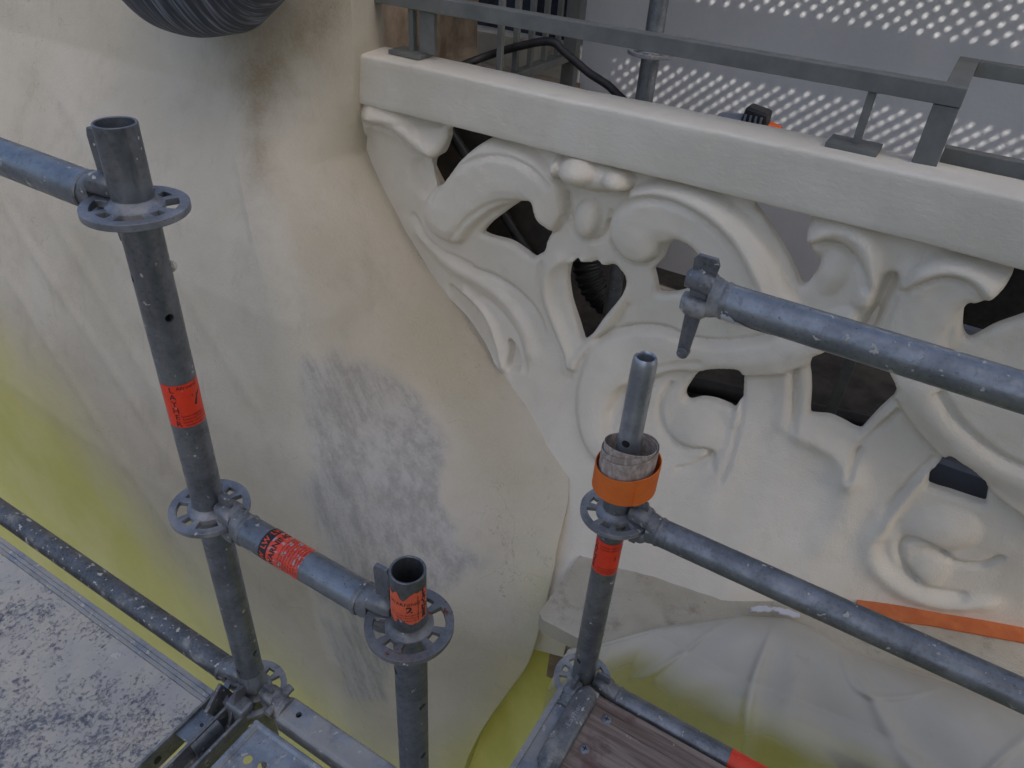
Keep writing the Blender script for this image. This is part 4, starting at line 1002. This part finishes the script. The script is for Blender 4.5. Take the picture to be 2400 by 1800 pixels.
def wedge_head(parent, org, d, wtop=.045, wbot=-.055, mat='steel_head', tail=False, wide=1.0, wx=.041):
    """cast wedge head at a standard axis, pointing along direction d (unit, horizontal)"""
    ang = math.atan2(d[1], d[0]); Mx = Matrix.Translation(org) @ Matrix.Rotation(ang, 4, 'Z')
    mb = MB()
    for s in (1, -1):
        secs = [sect(.0115, .0055, .029, .0258, p=3), sect(.0155, .0055, .0335, .033, p=3), sect(.0185, .0055, .036, .045, p=3), sect(.0195, .0055, .033, .0585, p=3), sect(.0185, .0055, .028, .064, p=3)]
        if s < 0: secs = [[(x, y, -z) for x, y, z in q] for q in secs]
        mb.loft(secs)
    mb.loft([sect(.0185, -.029, .029, .0622, p=3.2), sect(.0205, -.028, .028, .07, p=2.6), sect(.0225, -.0245, .0245, .079, p=2.2), sect(.0238, -.0238, .0238, .084, p=2)])
    mb.loft([sect(.0248, -.0248, .0248, .0795, p=2), sect(.0262, -.0262, .0262, .083, p=2), sect(.0248, -.0248, .0248, .0875, p=2)])
    mb.xf(Mx); h = link('wedge_head', mb, M[mat], parent, 45)
    mb = MB(); t = .0034
    def plate(pts):
        n = len(pts)
        mb.add([(x, -t, z) for x, z in pts] + [(x, t, z) for x, z in pts], [tuple(range(n)), tuple(range(2 * n - 1, n - 1, -1))] + [(i, n + i, n + (i + 1) % n, (i + 1) % n) for i in range(n)])
    w1 = .0135 * wide; 
    pts = [(wx - w1 * .55, wbot), (wx + w1 * .35, wbot), (wx + w1 * .8, 0), (wx + w1 * 1.15, wtop - .010), (wx + w1 * .9, wtop), (wx - w1 * .5, wtop), (wx - w1 * .8, wtop - .008), (wx - w1 * .6, 0)]
    plate(pts); mb.xf(Mx)
    wd = link('wedge', mb, M['wedge'], parent, 0, .0012)
    if tail:
        mb = MB(); mb.pipe((wx - .001, -.0065, wbot + .003), (wx - .001, .0065, wbot + .003), .0085, None, 20); mb.xf(Mx); link('rivet', mb, M['wedge'], wd, 35, .001)
    return h
def ledger(x0, x1, y, z, label, heads, mat='steel', group='horizontal scaffold tubes', axis='x', name='scaffold_ledger'):
    """heads: list of (end 0/1, standard coordinate, kwargs)"""
    t = thing(name, ((x0 + x1) / 2, y, z), label, 'scaffold tube', group) if axis == 'x' else None
    mb = MB(); mb.pipe((x0, y, z), (x1, y, z), RO, RI, 56); link('tube', mb, M[mat], t, 40)
    for sx, d, kw in heads: wedge_head(t, (sx, y, z), (d, 0), **kw)
    return t
def text_mesh(s, size, bold=0.):
    cu = bpy.data.curves.new('txt', 'FONT'); cu.body = s; cu.size = size; cu.align_x = 'CENTER'; cu.align_y = 'CENTER'; cu.offset = bold; cu.resolution_u = 2
    o = bpy.data.objects.new('txt', cu); C.objects.link(o)
    dg = bpy.context.evaluated_depsgraph_get(); dg.update()
    me = bpy.data.meshes.new_from_object(o.evaluated_get(dg))
    v = [(p.co.x, p.co.y) for p in me.vertices]; f = [tuple(p.vertices) for p in me.polygons]
    bpy.data.objects.remove(o); bpy.data.meshes.remove(me); return v, f
class Wrap:
    """paper label wrapped on a tube: u along the circumference (m), v along the axis (m)"""
    def __init__(s, c, axis, e1, e2, a0): s.c = Vector(c); s.ax = Vector(axis); s.e1 = Vector(e1); s.e2 = Vector(e2); s.a0 = a0
    def p(s, u, v, r):
        a = s.a0 + u / RO; return s.c + s.ax * v + r * (math.cos(a) * s.e1 + math.sin(a) * s.e2)
    def patch(s, name, u0, u1, v0, v1, mat, parent, lift=.0004, rag=0., notch=None):
        mb = MB(); nu, nv = 40, 24
        for i in range(nu + 1):
            for j in range(nv + 1):
                u = u0 + (u1 - u0) * i / nu; a = v0; b = v1
                if rag: a = v0 + rag * nz(u * 300, 1); b = v1 + rag * nz(u * 300, 5)
                if notch: b -= notch(u); 
                if notch and v0 < 0: a = v0 + notch(u + .004) * .7
                v = a + (b - a) * j / nv
                mb.v.append(tuple(s.p(u, v, RO + lift)))
        for i in range(nu):
            for j in range(nv): q = i * (nv + 1) + j; mb.f.append((q, q + nv + 1, q + nv + 2, q + 1))
        return link(name, mb, M[mat], parent, 60)
    def text(s, body, size, u, v, mat, parent, rot=0., lift=.0007, bold=0.):
        V, F = text_mesh(body, size, bold); c, sn = math.cos(rot), math.sin(rot)
        mb = MB(); mb.v = [tuple(s.p(u + x * c - y * sn, v + x * sn + y * c, RO + lift)) for x, y in V]; mb.f = F
        return link('lettering', mb, M[mat], parent, 0)
def up_wrap(x, y, z, ang): return Wrap((x, y, z), (0, 0, 1), (1, 0, 0), (0, 1, 0), math.radians(ang))

XA, YA, ZA = -.8013, .5001, -.3704
XB, ZB = -.4068, -.8704
XC, YC, ZC = -.2752, .9093, -.9201
XD, YD, ZD = -.7442, 1.9837, -.4043

# standard A
A = standard(XA, YA, -.270, -2.6, 'tall grey scaffold pole with red sticker left of centre', holes=[(-.458, -112), (-.512, -14), (-1.238, 8), (-1.285, -95)])
for z in (ZA, ZA - .5, ZA - 1): rosette(A, XA, YA, z)
mb = MB(); mb.lathe((XA, YA, 0), [(.0243, -1.303), (.0250, -1.306), (.0252, -1.355), (.0243, -1.358)]); link('lower_sleeve', mb, M['spigot'], A, 50)
W = up_wrap(XA, YA, -.652, -34)
s = W.patch('sticker', -.030, .034, -.036, .036, 'sticker', A, rag=.0012)
for i, ch in enumerate('LAYHER'): W.text(ch, .0135, -.0120, .0285 - i * .0117, 'ink', s, bold=.0001)
W.text('Allround', .0082, .009, .031, 'ink', s)
W.text('7', .026, .019, .006, 'ink', s, bold=.0006)
for i, tx in enumerate(('System zugelassen', 'Zulassung Z-8.22', 'Quality inspected', 'certified tubes')): W.text(tx, .0046, .010, -.0165 - i * .0052, 'ink', s)
# plaster crumb on A
mb = MB(); mb.lathe((XA + .0135, YA + .0215, -.452), [(.0001, -.008), (.004, -.005), (.0055, 0), (.003, .006), (.0001, .008)], 9); mb.v = [(x + .002 * nz(x * 400, z * 400), y + .002 * nz(y * 500, z * 300), z) for x, y, z in mb.v]
link('plaster_crumb', mb, M['plaster'], A, 0)

# standard B
B = standard(XB, YA, -.757, -2.6, 'short dark scaffold pole with open top and rusty rosette in the middle', holes=[(-.962, -118), (-1.045, -12), (-1.185, -10)], mat='steel_dk')
rosette(B, XB, YA, ZB, 'rosette_rust')
W = up_wrap(XB, YA, -.806, -55)
def torn(u): return .006 * (1 + nz(u * 160, 3)) + (.014 if -.014 < u < .004 else 0) * (1 - abs(u + .005) / .009) + max(0, -u - .012) * .25
s = W.patch('sticker', -.031, .031, -.036, .034, 'sticker_pale', B, notch=torn)
for i, ch in enumerate('LAYHER'): W.text(ch, .0125, .0235, .022 - i * .0092, 'ink', s, bold=.0005)
W.text('WARNING', .0088, -.004, .008, 'ink', s); W.text('2', .017, .002, -.003, 'ink', s, bold=.0005)
for i, tx in enumerate(('do not use damaged parts', 'safety instructions', 'check before use')): W.text(tx, .0042, -.002, -.0135 - i * .0055, 'ink', s)
mb = MB(); 
for j in range(9): mb.v += [tuple(W.p(.0135, -.026 + .006 * j, RO + .0008)), tuple(W.p(.0142, -.026 + .006 * j, RO + .0008))]
mb.f = [(2 * j, 2 * j + 1, 2 * j + 3, 2 * j + 2) for j in range(8)]; link('printed_line', mb, M['ink'], s, 0)

# standard C with spigot
Cc = standard(XC, YC, -.792, -2.6, 'scaffold pole with bare spigot and red sticker, right of centre', holes=[(-1.335, -110)])
rosette(Cc, XC, YC, ZC); rosette(Cc, XC, YC, ZC - .5)
mb = MB(); mb.lathe((XC, YC, 0), [(.0128, -.70), (.0128, -.602), (.0134, -.5975), (.0152, -.5955), (.0176, -.5985), (.0189, -.606), (.0191, -.62), (.0191, -.785), (.0205, -.789), (.0241, -.7915)], 56)
sp = link('spigot', mb, M['spigot'], Cc, 60)
cm = MB(); cm.pipe((XC + .001, YC - .008, -.752), (XC - .004, YC - .04, -.752), .0068, None, 24)
W = up_wrap(XC, YC, -1.018, -72)
s = W.patch('sticker', -.034, .031, -.040, .040, 'sticker', Cc, rag=.0006)
for i, ch in enumerate('LAYHER'): W.text(ch, .0135, -.0245, .032 - i * .0122, 'ink', s, bold=.0005)
W.text('Layher Allround', .0070, .008, .0305, 'ink', s); W.text('Layher Allround', .0070, .008, .0235, 'ink', s)
W.text('1', .016, .016, .002, 'ink', s)
for i, tx in enumerate(('Allround Geruest', 'Zulassung Z-8.22-64', 'System approved')): W.text(tx, .0052, .004, -.024 - i * .0055, 'ink', s)
mb = MB(); mb.pipe((XC + .001, YC - .0185, -.752), (XC + .001, YC - .0196, -.752), .0066, None, 24); link('pin_hole', mb, M['black'], sp, 0)
# standard D behind the balustrade
D = standard(XD, YD, .4, -1.44, 'galvanised scaffold pole standing behind the handrail', mat='steel_b')
rosette(D, XD, YD, ZD)

# ledgers
ledger(-2.6, XA - .082, YA, ZA, 'upper left bluish scaffold tube running off the left edge', [(XA, -1, dict(wtop=.085))], 'steel_b')
L2 = ledger(XA + .082, XB - .082, YA, ZB - .002, 'short scaffold tube with red warning sticker between two poles', [(XA, 1, dict(wtop=.05, wbot=-.04)), (XB, -1, dict(wtop=.092, wbot=-.03, wide=1.05))], 'steel_b')
ledger(XC + .082, 1.9, YC, ZC, 'long shiny scaffold tube from the spigot pole to the right edge', [(XC, 1, dict(wtop=.05, wbot=-.05))], 'steel')
L4 = ledger(XC + .082 + .01, 1.9, YC, ZC + .450, 'upper right scaffold tube with loose wedge head in front of the carving', [(XC + .01, 1, dict(wtop=.055, wbot=-.100, tail=True, wide=1.35, wx=.044))], 'steel_b')
ledger(-3.2, XA - .082, YA, ZA - 1, 'dark plaster-spattered scaffold tube beside the deck, lower left', [(XA, -1, dict(wtop=.02, wbot=-.05))], 'tube_dirty')
# warning sticker on L2
W = Wrap((-.628, YA, ZB - .002), (-1, 0, 0), (0, -1, 0), (0, 0, 1), math.radians(58))
s = W.patch('sticker', -.036, .036, -.036, .027, 'sticker_worn', L2, rag=.0008)
b = W.patch('black_band', -.036, .036, .0272, .043, 'ink', L2, lift=.0005)
for k, tx in enumerate(('LW', 'LW', 'LW')): W.text(tx, .0125, -.026 + k * .025, .0345, 'ink_red', b, bold=.0003)
W.text('WARNING', .0135, 0, .0165, 'ink', s, bold=.0004)
for i in range(8): W.text('check all wedges before use of scaffold'[:34 - (i * 5) % 9], .0044, 0, .0035 - i * .0052, 'ink', s)
# white paint drip on L4's head
mb = MB(); V = []
pc = Vector((XC + .01, YC, ZC + .450))
for i in range(26):
    for j in range(12):
        x = .083 + .07 * i / 25; a = math.radians(-85 + (88 - 76 * (i / 25) ** .7 + 16 * nz(i * .7, 3) + 8 * nz(i * 2.1, 6)) * j / 11)
        mb.v.append((pc.x + x, pc.y + (RO + .0009) * -math.cos(a), pc.z + (RO + .0009) * math.sin(a)))
for i in range(25):
    for j in range(11): q = i * 12 + j; mb.f.append((q, q + 12, q + 13, q + 1))
link('paint_drip', mb, M['dirty_white'], L4, 60)

# sandpaper roll on the spigot pole
def strip_roll(name, label, cat, rad, zlo, zhi, turns, mat, tilt, start=0., thick=.0012, cx=0., cy=0.):
    n = int(90 * turns); mb = MB()
    for i in range(n + 1):
        a = start + 2 * math.pi * turns * i / n; r = rad(i / n); zl, zh = zlo(i / n, a), zhi(i / n, a)
        x = XC + cx + r * math.cos(a); y = YC + cy + r * math.sin(a); xi = XC + cx + (r - thick) * math.cos(a); yi = YC + cy + (r - thick) * math.sin(a)
        mb.v += [(x, y, zl), (x, y, zh), (xi, yi, zh), (xi, yi, zl)]
    for i in range(n):
        for k in range(4): mb.f.append((i * 4 + k, i * 4 + (k + 1) % 4, i * 4 + 4 + (k + 1) % 4, i * 4 + 4 + k))
    mb.f += [(0, 1, 2, 3), (n * 4 + 3, n * 4 + 2, n * 4 + 1, n * 4)]
    return mb
tz = lambda a: .004 * math.cos(a - .5)
roll = thing('abrasive_paper_roll', (XC, YC, -.84), 'bright orange abrasive paper roll slipped over the spigot', 'abrasive roll')
mb = strip_roll('', '', '', lambda t: .0535 - .001 * t, lambda t, a: -.848 + tz(a), lambda t, a: -.796 + tz(a) + .006 * math.cos(a - .3), 1.06, 'orange', 0, start=-.9, thick=.0016, cx=.006, cy=-.004)
link('orange_face', mb, M['orange'], roll, 60)
mb = strip_roll('', '', '', lambda t: .0475 - .007 * t, lambda t, a: -.835 + tz(a), lambda t, a: -.770 + .012 * t + tz(a) + .014 * math.cos(a - .2 + 2.4 * t) * (.35 + .65 * t), 2.62, 'backing', 0, start=-2.2, thick=.0011, cx=.004, cy=-.003)
link('cloth_backing', mb, M['backing'], roll, 60)

# ------------------------------------------------------------------ decks, transoms and planks
# plaster-covered deck, lower left
dk = thing('scaffold_deck', (-1.6, 0, -1.40), 'grey scaffold deck covered in splashed plaster, lower left', 'scaffold deck')
DXR, DYB, DZ = -.853, .450, -1.362
mb = MB(); mb.box(-3.4, DXR - .004, -.25, DYB - .027, DZ - .012, DZ); link('board', mb, M['deck'], dk, 0, .001)
for k, (y0, y1, zt) in enumerate(((DYB - .0265, DYB - .019, .004), (DYB - .0185, DYB - .0105, .0055), (DYB - .010, DYB, .0045))):
    mb = MB(); mb.box(-3.4, DXR - .002, y0, y1, DZ - .055, DZ + zt); link('edge_profile', mb, M['profile'], dk, 0, .0012)
mb = MB(); mb.box(DXR - .0035, DXR + .002, -.25, DYB - .001, DZ - .05, DZ + .0035); link('end_profile', mb, M['transom'], dk, 0, .001)
def claw(parent, y):
    mb = MB(); secs = []
    for i in range(13):
        a = math.radians(100 - 190 * i / 12); r = .030
        cx, cz = DXR + .026, DZ - .030
        secs.append([(cx + (r - q) * math.cos(a) * 1.0, y + s, cz + (r - q) * math.sin(a)) for q, s in ((0, -.031), (0, .031), (.005, .031), (.005, -.031))])
    secs = [[(DXR + .0025, y + s, DZ - .003 - q) for q, s in ((0, -.031), (0, .031), (.005, .031), (.005, -.031))]] + secs
    mb.loft(secs); o = link('claw', mb, M['steel_b'], parent, 40, .0012)
    mb = MB(); mb.pipe((DXR + .030, y + .006, DZ - .0015), (DXR + .031, y + .006, DZ + .0008), .0034, None, 14); link('rivet', mb, M['black'], o, 0)
for y in (.385, .02): claw(dk, y)
for y in (.31, .18):
    mb = MB(); mb.pipe((DXR + .0015, y, DZ - .026), (DXR + .0032, y, DZ - .026), .0075, None, 20); link('drain_hole', mb, M['black'], dk, 0)

# U-transom from standard A towards the camera
def u_profile(name, p0, p1, wd, ht, label, mat='transom', wall=.004, lip=.006, open_up=True, cat='scaffold transom'):
    """channel of width wd, height ht, top edges at z of p; p0,p1 at top centre"""
    p0 = Vector(p0); p1 = Vector(p1); a = (p1 - p0).normalized(); s = Vector((-a.y, a.x, 0))
    t = thing(name, (p0 + p1) / 2, label, cat, 'channel-section scaffold transoms')
    h = wd / 2
    prof = [(-h, -ht), (h, -ht), (h, 0), (h - lip, 0), (h - lip, -.003), (h - wall, -.003), (h - wall, -ht + wall), (-h + wall, -ht + wall), (-h + wall, -.003), (-h + lip, -.003), (-h + lip, 0), (-h, 0)]
    mb = MB(); mb.loft([[p + s * u + Vector((0, 0, v)) for u, v in prof] for p in (p0, p1)])
    link('channel', mb, M[mat], t, 0, .0008)
    return t
T1 = u_profile('scaffold_transom', (XA + .010, YA - .052, ZA - 1 + .012), (XA + .010, -.3, ZA - 1 + .012), .046, .052, 'open channel transom between the spattered deck and the perforated plank')
mb = MB(); mb.box(XA - .014, XA + .034, YA - .062, YA - .028, ZA - 1.03, ZA - .974); link('end_head', mb, M['steel_head'], T1, 0, .006)
mb = MB(); mb.box(XA + .002, XA + .009, YA - .066, YA - .036, ZA - 1.05, ZA - .945); mb.xf(Matrix.Translation((XA, YA - .05, ZA - 1)) @ Matrix.Rotation(math.radians(-22), 4, 'X') @ Matrix.Translation((-XA, -(YA - .05), -(ZA - 1)))); link('wedge', mb, M['wedge'], T1, 0, .0012)
mb = MB(); mb.box(XA - .034, XA - .026, YA - .085, YA - .030, ZA - 1.035, ZA - .962); mb.xf(Matrix.Translation((XA - .03, YA - .06, ZA - 1)) @ Matrix.Rotation(math.radians(18), 4, 'X') @ Matrix.Rotation(math.radians(14), 4, 'Z') @ Matrix.Translation((-XA + .03, -(YA - .06), -(ZA - 1)))); link('locking_plate', mb, M['steel_head'], T1, 0, .003)

# box profile from A to B, dusty top
bp = thing('dusty_box_beam', ((XA + XB) / 2, YA, ZA - 1.03), 'dusty box-section beam running from the tall pole to the rusty-rosette pole', 'scaffold beam')
BX0, BX1 = XA + .083, XB + .35
mb = MB(); mb.loft([[(x, YA + u, ZA - 1 + v) for u, v in ((-.026, -.030), (-.020, -.036), (.020, -.036), (.026, -.030), (.026, .008), (.021, .0135), (-.019, .0135), (-.026, .006))] for x in (BX0, BX1)])
tb = link('channel', mb, M['profile'], bp, 30, .001)
cut(tb, [MB().add(MB().pipe((BX0 + .034, YA + .002, ZA - 1 - .02), (BX0 + .034, YA + .002, ZA - 1 + .03), .0062, None, 24).v, MB().pipe((BX0 + .034, YA + .002, ZA - 1 - .02), (BX0 + .034, YA + .002, ZA - 1 + .03), .0062, None, 24).f)])
mb = MB(); mb.pipe((BX0 + .034, YA + .002, ZA - 1.02), (BX0 + .034, YA + .002, ZA - .999), .0072, None, 20); link('bolt_hole', mb, M['black'], bp, 0)
wedge_head(bp, (XA, YA, ZA - 1), (1, 0), wtop=.045, wbot=-.05)
mb = MB(); mb.box(XA + .070, BX0 + .001, YA - .018, YA + .018, ZA - 1.028, ZA - .992); link('neck', mb, M['steel_head'], bp, 0, .005)
mb = MB(); mb.pipe((XA + .066, YA - .030, ZA - .985), (XA + .066, YA + .034, ZA - .982), .0085, None, 16); link('hinge_pin', mb, M['steel_head'], bp, 35)
V, F = text_mesh('LAYHER', .026, .0004); mb = MB(); mb.v = [(BX0 + .165 + x * 1.0, YA - .004 + y * .9, ZA - 1 + .0139) for x, y in V]; mb.f = F; link('stamped_letters', mb, M['profile'], bp, 0)

# perforated steel plank between the poles
pk = thing('perforated_plank', (-.5, .25, -1.40), 'perforated galvanised steel plank with dusty patches, bottom centre', 'scaffold plank')
PX0, PX1, PY1, PY0, PZ = XA + .062, XB + .5, .452, .12, ZA - 1 + .006
hs = []
rs = random.Random(3)
for cx, cy in ((PX0 + .066, PY1 - .054),):
    for gx_ in range(7):
        for gy_ in range(2):
            bx0 = cx + gx_ * .085; by0 = cy - gy_ * .105
            for dx, dy, r in ((0, 0, .0085), (-.030, -.006, .0085), (.002, -.033, .0085), (-.028, -.040, .0085), (.034, -.030, .0078), (.036, .012, .0042)): hs.append((bx0 + dx, by0 + dy, r))
xs = np.arange(PX0 + .008, PX1, .003); ys = np.arange(PY0, PY1 - .006, .003)
X, Y = np.meshgrid(xs, ys, indexing='ij'); sdh = np.full(X.shape, 1.)
for hx, hy, r in hs: sdh = np.minimum(sdh, np.hypot(X - hx, Y - hy) - r)
V2, F = clip_grid(xs, ys, sdh); mb = MB(); slab(mb, V2, F, PZ - .002, PZ)
link('perforated_sheet', mb, M['plank'], pk, 30)
mb = MB(); mb.loft([[(PX0 + u, y, PZ + v) for u, v in ((-.006, -.045), (-.006, .004), (-.003, .007), (.003, .007), (.0085, .0015), (.0085, -.001), (.0, -.001), (-.001, -.045))] for y in (PY0, PY1)]); link('side_flange', mb, M['plank'], pk, 30)
mb = MB(); mb.loft([[(x, PY1 + u, PZ + v) for u, v in ((.002, -.05), (.002, .003), (-.001, .006), (-.005, .006), (-.0095, .001), (-.0095, -.001), (-.002, -.001), (-.002, -.05))] for x in (PX0 - .006, PX1)]); link('end_flange', mb, M['plank'], pk, 30)

# ---- around the lower rosette of C
ZL = ZC - .5
T2 = u_profile('scaffold_transom', (XC - .004, YC - .052, ZL + .018), (XC - .004, .1, ZL + .018), .052, .05, 'dusty channel transom running toward the viewer under the wooden board', 'profile', lip=.012)
mb = MB(); mb.box(XC - .029, XC + .021, YC - .30, YC - .030, ZL + .0005, ZL + .014); link('cover', mb, M['profile'], T2, 0, .004)
wedge_head(T2, (XC, YC, ZL), (0, -1), wtop=.06, wbot=-.05)
L6 = ledger(XC + .082, 1.9, YC, ZL, 'lower scaffold tube with a red band behind the wooden board', [(XC, 1, dict(wtop=.055, wbot=-.05, wide=1.2))], 'steel')
W = Wrap((.13, YC, ZL), (-1, 0, 0), (0, -1, 0), (0, 0, 1), math.radians(70))
W.patch('sticker', -.034, .034, -.06, .085, 'sticker', L6)
wb = thing('wooden_board', (0, .84, -1.42), 'weathered red-brown wooden board with screws in front of the lower tube', 'board')
WX0, WX1, WY0, WY1, WZ = XC + .052, .9, .700, .879, ZL + .026
mb = MB(); nx = 60
sec = []
for i in range(nx):
    x = WX0 + (WX1 - WX0) * i / (nx - 1)
    sec.append([(x, WY0 + .0012 * nz(x * 20, 1), WZ - .030), (x, WY0 + .0015 * nz(x * 30, 2), WZ - .002), (x, WY0 + .003, WZ)] + [(x, WY0 + .003 + (WY1 - WY0 - .006) * k / 14, WZ + .0007 * nz(x * 4, k * 1.7)) for k in range(1, 14)] + [(x, WY1 - .003, WZ), (x, WY1, WZ - .002), (x, WY1, WZ - .030)])
mb.loft(sec); bo = link('plank', mb, M['wood'], wb, 40)
hb = MB(); hb.pipe((.006, .828, WZ - .06), (.006, .828, WZ + .03), .0125, None, 28); cut(bo, [hb])
for x, y in ((WX0 + .034, WY1 - .040), (WX0 + .024, WY1 - .118)):
    mb = MB(); mb.lathe((x, y, WZ), [(.0001, .0028), (.006, .0026), (.0095, .0014), (.0108, -.001), (.0108, -.004)], 28); sc = link('screw', mb, M['rosette'], wb, 50)
    mb = MB(); mb.box(x - .005, x + .005, y - .0009, y + .0009, WZ + .0022, WZ + .0031); mb.box(x - .0009, x + .0009, y - .005, y + .005, WZ + .0022, WZ + .0031); link('screw_slot', mb, M['black'], sc, 0)
# rounded end fitting
ef = thing('board_end_fitting', (XC + .03, .80, ZL + .02), 'grey rounded metal end fitting clamping the end of the wooden board', 'end fitting')
mb = MB(); secs = []
for i in range(15):
    t = i / 14; y = YC - .030 - .200 * t; e = min(t, 1 - t); hw = .024 * min(1, .45 + math.sqrt(max(0, e)) * 1.7); hh = .017 * min(1, .4 + math.sqrt(max(0, e)) * 2)
    secs.append([(XC + .030 + hw * math.cos(a), y, ZL + .030 + hh * math.sin(a)) for a in [2 * math.pi * k / 24 for k in range(24)]])
mb.loft(secs); link('clamp_body', mb, M['steel_head'], ef, 50)
V, F = text_mesh('Layher', .020, .0003); mb = MB(); mb.v = [(XC + .030 - y * .7, .80 + x, ZL + .0475 - 8. * y * y) for x, y in V]; mb.f = F; link('stamped_letters', mb, M['profile'], ef, 0)
mb = MB(); mb.box(XC + .030, WX0 - .0005, YC - .088, YC - .030, ZL + .012, ZL + .034); link('tongue', mb, M['profile'], ef, 0, .004)

# tidy helper keys
for o in bpy.data.objects:
    if '_o' in o: del o['_o']
    if o.type == 'EMPTY' and not o.children: pass
